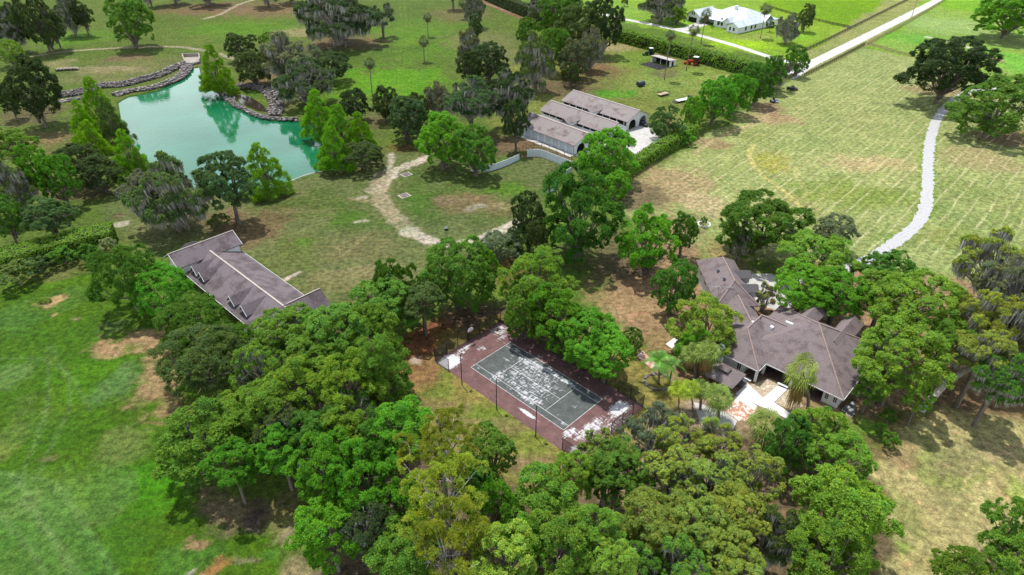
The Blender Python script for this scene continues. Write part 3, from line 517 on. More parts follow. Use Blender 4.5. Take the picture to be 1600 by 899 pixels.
# ------------------------------------------------------------------ main house
HX, HR = (58.3, 86.5), R_(-43.3); ca, sa = math.cos(HR), math.sin(HR)
hs = empty('brown_roofed_house', (*HX, 0), HR, label='large pale stucco house with a brown hipped shingle roof right of the tennis court', cat='house')
def to_h(p): dx, dy = p[0] - HX[0], p[1] - HX[1]; return (dx * ca + dy * sa, -dx * sa + dy * ca, p[2])
mb = MB(); a, b = hip(mb, -20.9, 0, 0, 20.2, 3, 9.1); A1, B1 = a, b
rf = mb.build('main_roof', m_shing, hs)
caps([(a, b), ((0, 0, 3), b), ((0, 20.2, 3), b), ((-20.9, 20.2, 3), a)], m_ridge2, rf, .26, 'hip_cap')
mb = MB(); a2, b2 = hip(mb, -26.4, -14.4, -3.1, 13, 3, 6.6, 'y'); mb.slab([(-21.5, 8.9 - 5.4, 3.5), (-12.5, 4.3, 5.2), (-14.2, 8.9, 6.55), (-20.4, 8.9, 6.55)], .1)
mb.slab([(-20.4, 8.9, 6.55), (-14.2, 8.9, 6.55), (-14.2, 13.5, 4.2), (-22, 13.5, 3.6)], .1)
r2 = mb.build('porch_wing_roof', m_shing, hs); caps([(a2, (a2[0], 8.9, 6.6)), ((-14.4, -3.1, 3), a2), ((-20.4, 8.9, 6.6), (-14.6, 8.9, 6.55))], m_ridge2, r2, .24, 'hip_cap')
# rear gables showing over the hip line
for xg, yg in ((-13.6, 19.2), (-6.6, 18.8)):
    mb = MB(); gable(mb, xg - 1.9, xg + 1.9, 9.5, yg + 2.4, 5.6, 7.2, 'y', th=.12); g_ = mb.build('rear_gable', m_shing, hs); mb = MB(); gwall(mb, xg - 1.7, xg + 1.7, yg + 1.9, 5.5, 6.9, .15, 3.2); mb.build('gable_wall', m_stucco, g_)
# garage wing, turned 45 degrees
mb = MB(to_h); ga, gb = hip(mb, 42.5, 51.3, 113.2, 131.6, 4.4, 7.9, 'y'); gr = mb.build('garage_roof', m_shing, hs)
caps([(to_h(ga), to_h(gb)), (to_h((42.5, 113.2, 4.4)), to_h(ga)), (to_h((51.3, 113.2, 4.4)), to_h(ga))], m_ridge2, gr, .24, 'hip_cap')
mb = MB(to_h); mb.box(43.1, 50.7, 113.8, 131, 0, 4.25); mb.build('garage_wall', m_stucco, hs)
for y in (119.5, 124.2, 128.2):
    mb = MB(to_h); mb.box(43.04, 43.09, y - .5, y + .5, 2.6, 3.7); mb.build('garage_window', m_glass, hs)
for y in (123.4, 117.9):
    mb = MB(to_h); mb.slab([(48.2, y - 1.7, 5.7), (52.2, y - 1.7, 5.7), (52.2, y, 6.7), (47.2, y, 6.7)], .1); mb.slab([(47.2, y, 6.7), (52.2, y, 6.7), (52.2, y + 1.7, 5.7), (48.2, y + 1.7, 5.7)], .1); d_ = mb.build('garage_dormer', mat('grey_shingle', (.09, .085, .09), .9, var=.2, scale=5), hs)
    mb = MB(to_h); mb.box(48.5, 51.9, y - 1.3, y + 1.3, 4.2, 5.6); mb.build('dormer_wall', m_stucco, d_)
for x, y, z in ((45.2, 123.3, 6.62), (45.5, 119.6, 6.86)):
    mb = MB(to_h); mb.box(x - .35, x + .35, y - .45, y + .45, z, z + .12); mb.build('skylight', m_glass, gr)
mb = MB(to_h); mb.tube([(43.5, 116.3, 5.2), (43.5, 116.3, 7.1)], .04); mb.tube([(41.6, 116.5, 7.1), (46.6, 116.1, 7.1)], .04)
for k in range(6): mb.tube([(42 + k * .8, 115.8, 7.1), (42 + k * .8, 117, 7.1)], .025)
mb.build('antenna', m_steel, gr)
mb = MB(to_h); gable(mb, 43.0, 51.0, 104.5, 114.6, 3.1, 6.3, 'y'); lr = mb.build('link_roof', m_shing, hs); caps([(to_h((47, 104.5, 6.3)), to_h((47, 114.6, 6.3)))], m_ridge2, lr, .24, 'hip_cap')
mb = MB(to_h); mb.box(43.7, 50.3, 104.5, 113.8, 0, 3.0); mb.build('link_wall', m_stucco, hs)
mb = MB(); mb.box(-3.6, -.7, .7, 19.4, 0, 2.9); mb.box(-20.2, -3.6, 4.0, 19.4, 0, 2.9); mb.box(-25.6, -17.4, -2.3, 3.99, 0, 2.9); mb.box(-25.6, -20.2, 4.0, 12, 0, 2.9); mb.build('wall', m_stucco, hs)
mb = MB(); mb.box(-17.39, -14.6, -2.9, 4.0, 0, .12); mb.box(-14.6, -3.61, .2, 3.99, 0, .12); mb.build('porch_floor', m_brick, hs)
mb = MB(); mb.box(-14, -4, 3.9, 3.99, .15, 2.5); mb.build('porch_glass_doors', m_glass, hs)
for x, y in ((-14.75, -2.7), (-14.7, .5), (-9.2, .5)): mb = MB(); mb.box(x - .22, x + .22, y - .22, y + .22, .12, 2.85); mb.build('porch_column', m_white, hs)
for x in (-1.4, -2.9): window(hs, x, .7, 1.7, .6, 1.4, '-y')
window(hs, -18.4, -2.3, 1.6, .7, 1.8, '-y'); window(hs, -.7, 6, 1.8, 1.0, 1.0, '+x'); window(hs, -.7, 12, 1.8, 1.0, 1.0, '+x')
mb = MB()
for p, q in (((-26.4, -3.12, 2.9), (-14.4, -3.12, 2.9)), ((-14.38, -3.1, 2.9), (-14.38, 0, 2.9)), ((-14.4, -.02, 2.9), (0, -.02, 2.9)), ((.02, 0, 2.9), (.02, 20, 2.9))): mb.bar(p, q, .09, .2)
mb.build('gutter', m_white, hs)
mb = MB(); mb.box(-22.6, -21.3, -4.3, -3.25, 0, 5.0); mb.box(-22.4, -21.5, -4.1, -3.45, 5.0, 5.5); mb.build('chimney', m_white, hs)
for x, y, z in ((-20.6, 6.2, 6.0), (-17.3, 7.4, 5.9)):
    mb = MB(); mb.box(x - .3, x + .3, y - .7, y - .1, z - .3, z + .5); mb.build('roof_vent', m_white, r2)
mb = MB(); mb.box(-15.9, -14.5, 9.6, 10.1, 6.3, 6.9); mb.build('roof_vent', m_white, rf)
# pavilion roof beside the house
gx_, gy_ = G(1131, 582, 2.8); gz = empty('brown_gazebo', (gx_, gy_, 0), HR, label='square brown roofed gazebo with a small raised top beside the patio', cat='gazebo')
mb = MB(); hip(mb, -3.2, 3.2, -2.7, 2.7, 2.5, 3.7, run=2.4); mb.build('roof', m_shing, gz); mb = MB(); hip(mb, -1.1, 1.1, -.95, .95, 3.95, 4.7, run=.94); mb.build('raised_roof', m_shing, gz); mb = MB(); mb.box(-.85, .85, -.7, .7, 3.3, 3.9); mb.build('cupola', m_black, gz)
for sx in (-1, 1):
    for sy in (-1, 1): mb = MB(); mb.box(sx * 2.8 - .12, sx * 2.8 + .12, sy * 2.3 - .12, sy * 2.3 + .12, 0, 2.45); mb.build('post', m_brown, gz)
# patio sheets
def Bz(x, y): return (x / 5.714 + 1080, y / 5.714 + 530)
m_patio = mat('white_patio_paving', (.56, .56, .56), .8, var=.06, scale=1, col2=(.44, .43, .42), c2pos=(.55, .75), scale2=.4)
m_mulch = mat('tan_leaf_litter', (.36, .29, .20), .95, var=.3, scale=3, col2=(.50, .45, .38), c2pos=(.5, .62), scale2=.8)
m_mosaic = mat('terracotta_crazy_paving', (.42, .22, .15), .9, var=.2, scale=4, col2=(.62, .55, .50), c2pos=(.5, .53), scale2=.9)
m_shade = mat('grey_screen', (.11, .12, .13), .6, var=.15)
sheet('garden_bed', GP([Bz(480, 430), Bz(690, 350), Bz(900, 440), Bz(1000, 600), Bz(900, 640), Bz(640, 520)]), .03, m_mulch, kind='structure')
mb = MB(); P = GP([Bz(395, 495), Bz(500, 395), Bz(545, 440), Bz(640, 530), Bz(770, 420), Bz(855, 455), Bz(740, 570), Bz(960, 720), Bz(965, 775), Bz(700, 640), Bz(600, 600)]); mb.slab([(x, y, .16) for x, y in P], .2)
wk = mb.build('white_walkway', m_patio); tag(wk, kind='structure')
sheet('pool_deck', GP([Bz(300, 640), Bz(395, 510), Bz(600, 610), Bz(520, 730), Bz(420, 730)]), .034, m_mosaic, kind='structure')
sheet('lower_patio', GP([Bz(20, 560), Bz(120, 590), Bz(300, 650), Bz(410, 730), Bz(380, 800), Bz(100, 800)]), .016, m_conc, kind='structure')
mb = MB(); P = GP([Bz(380, 520), Bz(430, 500), Bz(590, 600), Bz(560, 640)]); mb.slab([(x, y, .1) for x, y in P], .1); tag(mb.build('white_steps', m_patio), kind='structure')
st = empty('patio_table', (*G(*Bz(425, 400)), 0), HR, label='dark slatted square table on the white patio beside the gazebo', cat='table'); mb = MB(); [mb.box(-1.1, 1.1, -1.0 + k * .35, -.72 + k * .35, .68, .74) for k in range(6)]; mb.build('slatted_top', m_shade, st)
for sx in (-1, 1):
    for sy in (-1, 1): mb = MB(); mb.box(sx * .95 - .05, sx * .95 + .05, sy * .8 - .05, sy * .8 + .05, 0, .68); mb.build('leg', m_black, st)
for nm_, (p0, p1), lb in (('white_bench', (Bz(435, 338), Bz(530, 388)), 'low white slab bench at the left porch step'), ('white_bench', (Bz(768, 405), Bz(862, 447)), 'low white slab bench at the right porch step')):
    a_, b_ = G(*p0), G(*p1); e = empty(nm_, (*a_, 0), 0, label=lb, cat='bench', group='white slab benches'); mb = MB(); mb.bar((0, 0, .42), (b_[0] - a_[0], b_[1] - a_[1], .42), .5, .1); mb.build('seat', m_white, e)
    for q in (.15, .85): mb = MB(); mb.box((b_[0] - a_[0]) * q - .15, (b_[0] - a_[0]) * q + .15, (b_[1] - a_[1]) * q - .15, (b_[1] - a_[1]) * q + .15, 0, .37); mb.build('leg', m_white, e)
# raised stone bed, path and slabs left of the house
mb = MB(); rr = random.Random(3); cx0, cy0 = G(1028, 597)
for k in range(70):
    a = k / 70 * 6.283; rx, ry = 2.6 + rr.uniform(-.2, .2), 2.2 + rr.uniform(-.2, .2); x = cx0 + math.cos(a) * rx; y = cy0 + math.sin(a) * ry
    s = rr.uniform(.18, .34); mb.tube([(x, y, -.05), (x + rr.uniform(-.05, .05), y, s * .6), (x, y, s)], [s, s * .9, s * .4], 6)
tag(mb.build('stone_bed_edging', m_rock), 'ring of rough stones round the feather palm bed', 'stone edging')
sheet('side_path', GP([(1040, 538), (1064, 520), (1074, 522), (1050, 545)]), .03, m_patio, kind='structure')
sheet('paved_nook', GP([(994, 556), (1004, 548), (1018, 562), (1030, 572), (1018, 576)]), .03, m_mosaic, kind='structure')
# air conditioners by the right corner of the house
for k, (u, v) in enumerate(((1322, 641), (1331, 636), (1328, 647))):
    e = empty('air_conditioner', (*G(u, v), 0), HR, label=['grey air conditioner closest to the house corner', 'grey air conditioner farthest right of three by the house corner', 'grey air conditioner nearest the viewer of three by the house corner'][k], cat='air conditioner', group='air conditioners at the house corner')
    mb = MB(); mb.box(-.45, .45, -.45, .45, .08, .85); mb.build('casing', m_shade, e, bevel=.04); mb = MB(); mb.cyl((0, 0, .87), (0, 0, 1), .36, .04, 16); mb.build('fan_guard', m_steel, e); mb = MB(); mb.box(-.6, .6, -.6, .6, 0, .075); mb.build('pad', m_conc, e)

# ------------------------------------------------------------------ white house (far)
wh = empty('white_house', (120.6, 372.0, 0), R_(-52), label='white farmhouse with a pale metal roof and attached garage at the top', cat='house')
mb = MB(); mb.box(-7.2, 0, 0, 36, 0, 3.3); mb.box(-20, -7.2, 5.5, 34, 0, 3.3); mb.box(-38, -29, 4, 20, 0, 3.6); mb.box(-29, -20, 12, 30, 0, 3.2); mb.build('wall', m_white, wh)
mb = MB(); gwall(mb, -7.2, 0, -.01, 3.25, 5.0, .2); mb.build('gable_wall', m_white, wh); mb = MB(); gwall(mb, -13.2, -8.6, 4.6, 3.3, 5.4, .2, 2.9); mb.build('porch_gable', m_white, wh); mb = MB(); gwall(mb, -38, -29, 3.99, 3.55, 6.3, .2); mb.build('gable_wall', m_white, wh)
mb = MB(); gable(mb, -7.9, .7, -.6, 20, 3.2, 5.4, 'y', th=.12); gable(mb, -38.8, -28.2, 3.4, 20.6, 3.5, 6.6, 'y', th=.12); hip(mb, -30, .7, 5, 36, 3.3, 9.0, th=.12, run=11); gable(mb, -30, -19, 12, 24, 3.2, 6.2, th=.12); gable(mb, -13.6, -8.2, 4.2, 16, 3.4, 5.9, 'y', th=.12); gable(mb, -4, 1.2, 22, 31, 3.35, 6.6, th=.12)
wr = mb.build('metal_roof', m_metalroof, wh); caps([((-3.6, -.6, 5.4), (-3.6, 12, 5.4)), ((-33.5, 3.4, 6.6), (-33.5, 20.6, 6.6))], m_white, wr, .2)
mb = MB(); mb.box(-16, -14.6, 17, 18.4, 6.5, 10); mb.build('chimney', m_white, wr)
mb = MB(); mb.box(-36.4, -30.8, 3.9, 3.98, .1, 2.6); mb.build('garage_door', m_black, wh)
for x in (-5.0, -2.6): window(wh, x, -.01, 1.9, .9, 1.5, '-y', m_black)
for x in (-17, -14.6): window(wh, x, 5.5, 1.9, 1.1, 1.7, '-y', m_black)
for x in (-34.2, -33): window(wh, x, 3.99, 4.7, .5, 1.0, '-y', m_black)
for y in (7, 12, 15.5, 26): window(wh, 0, y, 1.9, 1.2, 1.8, '+x', m_black)
mb = MB(); mb.box(-11, -8, 5.3, 5.48, .1, 2.7); mb.build('front_door', m_dark, wh)
def shrubrow(pts, r, lb):
    for i, (u, v) in enumerate(pts): pass
# ------------------------------------------------------------------ board fences
def fence(name, pts, m, label, step=2.6, ht=1.5, rails=(.35, .72, 1.08, 1.42), group='board fences', post=.22, railh=.2, photo=True):
    P = [np.array(p) for p in (GP(pts) if photo else pts)]; o = P[0]; e = empty(name, (*o, 0), 0, label=label, cat='fence', group=group); rl = MB(); n = 0
    for a, b in zip(P[:-1], P[1:]):
        L_ = np.hypot(*(b - a)); k = max(1, int(round(L_ / step)))
        for i in range(k + (1 if b is P[-1] else 0)):
            p = a + (b - a) * i / k - o; mb = MB(); mb.box(p[0] - post / 2, p[0] + post / 2, p[1] - post / 2, p[1] + post / 2, 0, ht)
            if n < 95: mb.build('post', m, e)
            else: rl.box(p[0] - post / 2, p[0] + post / 2, p[1] - post / 2, p[1] + post / 2, 0, ht)
            n += 1
        for z in rails: rl.bar((*(a - o), z), (*(b - o), z), .05, railh)
    rl.build('rails', m, e); return e
fence('board_fence', [(1250, 84), (1290, 65), (1328, 46), (1376, 22), (1430, -5)], m_brown, 'dark board fence along the far side of the farm road', 4)
fence('board_fence', [(1328, 45), (1300, 39), (1270, 32), (1235, 23), (1200, 12)], m_brown, 'dark board fence running left from the road fence behind the lawn', 4)
fence('board_fence', [(1256, 120), (1300, 98), (1351, 71)], m_brown, 'dark board fence along the near side of the farm road by the hay field')
fence('board_fence', [(1354, 70), (1400, 46), (1440, 23), (1484, -4)], m_tan, 'new tan board fence along the near side of the road at the top')
fence('board_fence', [(1355, 71), (1395, 82), (1432, 92), (1470, 103)], m_tan, 'new tan board fence cutting across to the large round oak', 3.4)
fence('wire_fence', [(1545, 112), (1570, 120), (1600, 127), (1640, 138)], m_brown, 'thin post fence at the right edge behind the light oak', 4, rails=(1.0,), railh=.05)
# white curved wall fence and black rail by the stable
def panel_fence(pts, ht, lb, name='white_panel_fence', m=None):
    P = smooth_line(GP(pts), 4); o = P[0]; e = empty(name, (*o, 0), 0, label=lb, cat='fence', group='white curved fences'); mb = MB()
    for a, b in zip(P[:-1], P[1:]): mb.bar((*(a - o), ht / 2), (*(b - o), ht / 2), .12, ht)
    mb.build('panel', m or mat('blue_white_vinyl', (.60, .66, .72), .5, var=.06), e)
    for i in range(0, len(P), 2): mb = MB(); p = P[i] - o; mb.box(p[0] - .1, p[0] + .1, p[1] - .1, p[1] + .1, 0, ht + .12); mb.build('post', m_white, e)
panel_fence([(824, 245.5), (835, 245), (846, 246), (868, 254), (893, 264)], 2.5, 'white curved fence panel in front of the stable doors')
panel_fence([(738, 268), (762, 268), (778, 264), (796, 257), (811, 250)], 2.0, 'white fence panel left of the curved one, partly behind the leafy oaks')
panel_fence([(893, 270), (876, 280), (858, 290), (851, 297), (854, 302), (866, 298)], 1.9, 'white curled fence end above the largest centre tree')
fence('black_rail_fence', [(793, 252), (812, 240), (822, 231), (846, 231), (870, 241), (893, 252)], m_black, 'black rail fence between the white panel and the stable', 3, 1.9, (.9, 1.8), 'black rail fences', .12, .08)
fence('black_rail_fence', [(893, 262), (878, 268), (862, 276), (852, 284)], m_black, 'black rail fence behind the curled white fence end', 2.4, 2.4, (.8, 1.6, 2.3), 'black rail fences', .12, .10)

# ------------------------------------------------------------------ rocks of the pond
def rockwall(name, pts, wd, ht, n, label, seed=1, smin=.35, smax=.9):
    P = smooth_line(GP(pts), 5); rr = random.Random(seed); mb = MB(); o = P[0]; e = empty(name, (*o, 0), 0, label=label, cat='rock wall', group='rock walls of the pond')
    for _ in range(n):
        i = rr.randrange(len(P) - 1); q = rr.random(); p = P[i] * (1 - q) + P[i + 1] * q - o; d = P[i + 1] - P[i]; d = d / (np.hypot(*d) + 1e-9); off = rr.uniform(-.5, .5); p = p + np.array([-d[1], d[0]]) * off * wd
        s = rr.uniform(smin, smax); z = ht * (1 - abs(off) * 1.2) * rr.uniform(.3, 1); vs = []
        for sx, sy, sz in ((-1, -1, -1), (1, -1, -1), (1, 1, -1), (-1, 1, -1), (-1, -1, 1), (1, -1, 1), (1, 1, 1), (-1, 1, 1)): vs.append((p[0] + sx * s * rr.uniform(.45, .8), p[1] + sy * s * rr.uniform(.4, .7), z + sz * s * rr.uniform(.25, .5)))
        mb.add(vs, [(3, 2, 1, 0), (4, 5, 6, 7), (0, 1, 5, 4), (1, 2, 6, 5), (2, 3, 7, 6), (3, 0, 4, 7)])
    mb.build('stacked_rocks', m_rock, e); return e
rockwall('rock_wall', [(92, 151), (120, 147), (160, 136), (190, 134), (215, 128), (245, 120), (272, 108), (290, 101)], 5.2, 1.7, 1500, 'upper terrace rock wall at the far left shore of the pond')
rockwall('rock_wall', [(180, 150), (205, 143), (235, 139), (262, 130), (279, 122), (290, 112), (292, 103)], 4.6, 1.1, 1100, 'lower rock wall at the far left waterline of the pond', 2)
rockwall('rock_wall', [(94, 160), (110, 157), (128, 154)], 3.0, .5, 120, 'low rubble patch at the left end of the rock terraces', 12)
rockwall('rock_wall', [(296, 102), (303, 101), (311, 99)], 1.4, .7, 60, 'short rock bar just below the concrete weir', 9)
rockwall('rock_wall', [(349, 146), (358, 157), (376, 169), (400, 180), (424, 186), (466, 188)], 2.4, .9, 420, 'long pale rock edging round the ring on the right shore', 3, .3, .7)
rockwall('rock_wall', [(352, 142), (375, 138), (398, 136), (418, 143), (430, 156), (432, 170), (428, 183)], 5.5, 1.6, 760, 'broad rock heap forming the back of the ring on the right shore', 4)
sheet('ring_pool', GP([(362, 152), (376, 148), (392, 152), (410, 164), (420, 176), (404, 174), (380, 164)]), .05, mat('dark_still_water', (.03, .022, .015), .1, spec=.6), kind='structure')
# concrete weir
we = empty('concrete_weir', (*G(298, 96), 0), 0, label='small concrete weir box where the path meets the head of the pond', cat='weir'); m_oc = mat('stained_concrete', (.30, .27, .24), .9, var=.25, scale=1.5); o = G(298, 96)
P = [(p[0] - o[0], p[1] - o[1]) for p in GP([(290, 101), (286, 90), (312, 89), (313, 98)])]
for a, b in zip(P[:-1], P[1:]): mb = MB(); mb.bar((*a, .9), (*b, .9), .5, 1.8); mb.build('side_wall', m_oc, we)
mb = MB(); mb.slab([(x, y, .25) for x, y in P], .3); mb.build('apron', m_oc, we)
ribbon('pond_kerb', [(434, 293), (455, 283), (480, 273), (505, 268), (530, 262), (548, 244)], .45, .12, m_oc, .03, kind='structure'); ribbon('pond_kerb_side', [(433, 293.4), (420, 300), (400, 306), (370, 310)], .45, .126, m_oc, .03, kind='structure')

# ------------------------------------------------------------------ tennis court
CT = (4.29, 94.4); CR = -.7766
tcx = empty('tennis_court', (*CT, 0), CR, label='worn tennis court with peeling white patches on a maroon surround', cat='tennis court')
def peel_mat(name, base, worn, spots, thr=(.5, .54), sc_=1.0):
    """court paint with peeled pale patches: spots = (x,y,rx,ry,amount) in court metres"""
    m = bpy.data.materials.new(name); m.use_nodes = True; t = m.node_tree; b = t.nodes['Principled BSDF']; b.inputs['Roughness'].default_value = .85
    co = t.nodes.new('ShaderNodeTexCoord'); acc = None
    def n(tp, **k): q = t.nodes.new(tp); [setattr(q, a, v) for a, v in k.items()]; return q
    for x, y, rx, ry, am in spots:
        s_ = n('ShaderNodeVectorMath', operation='SUBTRACT'); s_.inputs[1].default_value = (x, y, 0); t.links.new(co.outputs['Object'], s_.inputs[0])
        d_ = n('ShaderNodeVectorMath', operation='DIVIDE'); d_.inputs[1].default_value = (rx, ry, 1e6); t.links.new(s_.outputs[0], d_.inputs[0])
        l_ = n('ShaderNodeVectorMath', operation='LENGTH'); t.links.new(d_.outputs[0], l_.inputs[0])
        r_ = n('ShaderNodeMapRange'); r_.inputs[1].default_value = .55; r_.inputs[2].default_value = 1.15; r_.inputs[3].default_value = am; r_.inputs[4].default_value = 0; t.links.new(l_.outputs['Value'], r_.inputs[0])
        if acc is None: acc = r_.outputs[0]
        else: a_ = n('ShaderNodeMath', operation='MAXIMUM'); t.links.new(acc, a_.inputs[0]); t.links.new(r_.outputs[0], a_.inputs[1]); acc = a_.outputs[0]
    mpn = n('ShaderNodeMapping'); mpn.inputs['Scale'].default_value = (2.6 * sc_, .8 * sc_, 1); t.links.new(co.outputs['Object'], mpn.inputs[0])
    m2 = n('ShaderNodeMapping'); m2.inputs['Scale'].default_value = (.5 * sc_, 3.2 * sc_, 1); t.links.new(co.outputs['Object'], m2.inputs[0])
    n1 = n('ShaderNodeTexNoise'); n1.inputs['Scale'].default_value = 1.0; n1.inputs['Detail'].default_value = 8; n1.inputs['Roughness'].default_value = .7; t.links.new(mpn.outputs[0], n1.inputs['Vector'])
    n2 = n('ShaderNodeTexNoise'); n2.inputs['Scale'].default_value = 1.0; n2.inputs['Detail'].default_value = 8; n2.inputs['Roughness'].default_value = .7; t.links.new(m2.outputs[0], n2.inputs['Vector'])
    av = n('ShaderNodeMath', operation='ADD'); t.links.new(n1.outputs['Fac'], av.inputs[0]); t.links.new(n2.outputs['Fac'], av.inputs[1])
    h_ = n('ShaderNodeMath', operation='MULTIPLY_ADD'); h_.inputs[1].default_value = .70; h_.inputs[2].default_value = -.20; t.links.new(av.outputs[0], h_.inputs[0])
    s2 = n('ShaderNodeMath', operation='ADD'); t.links.new(h_.outputs[0], s2.inputs[0]); t.links.new(acc, s2.inputs[1])
    r3 = n('ShaderNodeMapRange'); r3.inputs[1].default_value = .61; r3.inputs[2].default_value = .72; t.links.new(s2.outputs[0], r3.inputs[0])
    n3 = n('ShaderNodeTexNoise'); n3.inputs['Scale'].default_value = .5; n3.inputs['Detail'].default_value = 9; n3.inputs['Roughness'].default_value = .75; t.links.new(co.outputs['Object'], n3.inputs['Vector'])
    r4 = n('ShaderNodeMapRange'); r4.inputs[1].default_value = .35; r4.inputs[2].default_value = .65; t.links.new(n3.outputs['Fac'], r4.inputs[0])
    c1 = n('ShaderNodeMixRGB'); c1.inputs[1].default_value = (*[q * .62 for q in base], 1); c1.inputs[2].default_value = (*[q * 1.25 for q in base], 1); t.links.new(r4.outputs[0], c1.inputs[0])
    c2 = n('ShaderNodeMixRGB'); c2.inputs[2].default_value = (*worn, 1); t.links.new(r3.outputs[0], c2.inputs[0]); t.links.new(c1.outputs[0], c2.inputs[1]); t.links.new(c2.outputs[0], b.inputs['Base Color']); return m
m_sur = peel_mat('maroon_court_paint', (.125, .062, .060), (.48, .48, .50), [(-16, -7.4, 2.2, 3, .34), (-14.6, 0, 1.2, 1.0, .12), (-14.2, 5.4, .8, 2.0, .13), (-16.2, 7, 2, 2.4, .15), (15.6, 5.6, 1.8, 2.8, .26), (15, -2.0, 1.5, 4.4, .21), (13.0, -5.2, 1.1, 1.8, .20), (16.5, -7.6, 1.4, 1.2, .28), (4.6, -6.9, 2.4, .5, .30), (-4.5, 6.4, 1.2, .4, .16), (17, 2, 2, 5, .12), (-17, -3, .8, 3, .16)])
m_crt = peel_mat('grey_green_court_paint', (.066, .078, .076), (.46, .48, .51), [(-1.0, 0, 7.0, 5.6, .125), (-4, 3.4, 5, 1.4, .17), (1.5, 4.4, 7, .8, .17), (2.0, -3.6, 3.6, 1.5, .16), (-6.2, -3.6, 1.6, 1.8, .15), (-8.2, 1.0, 1.9, .4, .10), (9.5, .3, .6, .5, .14), (10.8, -4.4, .7, .5, .15)])
m_line = mat('worn_white_line', (.60, .60, .60), .85, var=.25, scale=2)
mb = MB(); mb.box(-18.5, 18.4, -9.2, 9.2, -.05, .02); mb.build('surround', m_sur, tcx); mb = MB(); mb.add([(-11.885, -5.485, .026), (11.885, -5.485, .026), (11.885, 5.485, .026), (-11.885, 5.485, .026)], [(0, 1, 2, 3)]); mb.build('playing_surface', m_crt, tcx)
mb = MB(); z = .031
def ln(x0, y0, x1, y1): mb.add([(x0, y0, z), (x1, y0, z), (x1, y1, z), (x0, y1, z)], [(0, 1, 2, 3)])
w0 = .07
for yv in (-5.485, 5.415): ln(-11.885, yv, 11.885, yv + w0)
for yv in (-4.115, 4.045): ln(-11.815, yv, 11.815, yv + w0)
for xv in (-11.885, 11.815): ln(xv, -5.415, xv + w0, -4.115); ln(xv, -4.045, xv + w0, 4.045); ln(xv, 4.115, xv + w0, 5.415)
for xv in (-6.4, 6.33): ln(xv, -4.045, xv + w0, 4.045)
ln(-6.33, -.035, 6.33, .035); mb.build('painted_lines', m_line, tcx)
def chain_fence(runs, label):
    e = empty('chain_link_fence', (*CT, 0), CR, label=label, cat='fence', group='chain link fences of the court'); rl = MB(); net = MB(); ht = 2.7
    for (x0, y0), (x1, y1) in runs:
        L_ = math.hypot(x1 - x0, y1 - y0); k = max(1, round(L_ / 2.9)); f = lambda q: (x0 + (x1 - x0) * q, y0 + (y1 - y0) * q)
        for i in range(k + 1): p = f(i / k); mb = MB(); mb.tube([(*p, 0), (*p, ht + .06)], .07, 6); mb.build('post', m_black, e)
        rl.tube([(*f(0), ht), (*f(1), ht)], .04, 5); rl.tube([(*f(0), .1), (*f(1), .1)], .018, 5)
        nn = int(L_ / .28); hh = ht / L_
        for i in range(-int(ht / .28), nn + 1):
            for sg in (0, 1):
                a0 = i * .28; b0 = a0 + ht; za, zb = (0.1, ht) if sg == 0 else (ht, .1); q0, q1 = a0 / L_, b0 / L_
                if q0 < 0: za += (zb - za) * (-q0) / (q1 - q0); q0 = 0
                if q1 > 1: zb = za + (zb - za) * (1 - q0) / (q1 - q0); q1 = 1
                if q1 - q0 > .002: net.bar((*f(q0), za), (*f(q1), zb), .028, .028)
    rl.build('rail', m_black, e); net.build('wire_mesh', m_black, e); return e
chain_fence([((-18.3, -9), (-18.3, 9)), ((-18.3, -9), (-14.2, -9))], 'black chain link fence round the basketball end of the court')
chain_fence([((-18.3, 9), (10, 9))], 'black chain link fence along the tree side of the court')
chain_fence([((12.6, 9), (18.2, 9)), ((18.2, 9), (18.2, -.4))], 'black chain link fence at the house side corner of the court')
chain_fence([((14.6, -9), (18.2, -9)), ((18.2, -9), (18.2, -5))], 'short chain link section at the near corner of the court')
for (u, v), lb in (((722, 602), 'black court lamp pole nearest the basketball end'), ((776, 640), 'middle black court lamp pole of three'), ((837, 683), 'black court lamp pole nearest the viewer')):
    e = empty('court_lamp_pole', (*G(u, v), 0), CR, label=lb, cat='lamp pole', group='court lamp poles'); mb = MB(); mb.tube([(0, 0, 0), (0, 0, 7.2)], [.085, .07], 8); mb.build('pole', m_black, e)
    mb = MB(); mb.tube([(0, 0, 7.2), (0, .55, 7.35)], .045, 6); mb.build('bracket', m_black, e); mb = MB(); mb.box(-.28, .28, .45, 1.0, 7.28, 7.46); h_ = mb.build('lamp_head', mat('pale_lamp', (.36, .32, .34), .5), e, bevel=.03)
e = empty('basketball_hoop', (*G(731, 532), 0), CR, label='basketball hoop with a white fan shaped backboard at the court fence', cat='basketball hoop')
mb = MB(); mb.tube([(0, 0, 0), (0, 0, 2.9)], .09, 8); mb.tube([(0, 0, 2.5), (.9, 0, 3.1)], .05, 6); mb.build('post', m_black, e); mb = MB(); vs = []
for q in (0, .06): vs += [(.95 + q, math.cos(a) * .78, 3.15 + math.sin(a) * .55) for a in np.linspace(-.5, math.pi + .5, 14)]
mb.add(vs, [tuple(range(14)), tuple(range(27, 13, -1))] + [(i, i + 14, (i + 1) % 14 + 14, (i + 1) % 14) for i in range(14)]); mb.build('backboard', m_white, e)
mb = MB(); mb.tube([(1.22 + .23 * math.cos(a), .23 * math.sin(a), 3.0) for a in np.linspace(0, 6.283, 14)], .02, 5); mb.build('rim', m_red, e)

# ------------------------------------------------------------------ farm yard things
def wheel(e, x, y, r, w_, name='wheel', rim=None):
    mb = MB(); mb.cyl((x, y, r), (0, 1, 0), r, w_, 18); o = mb.build(name, m_tyre, e, bevel=.02); mb = MB(); mb.cyl((x, y, r), (0, 1, 0), r * .5, w_ + .03, 12); mb.build('hub', rim or m_steel, o)
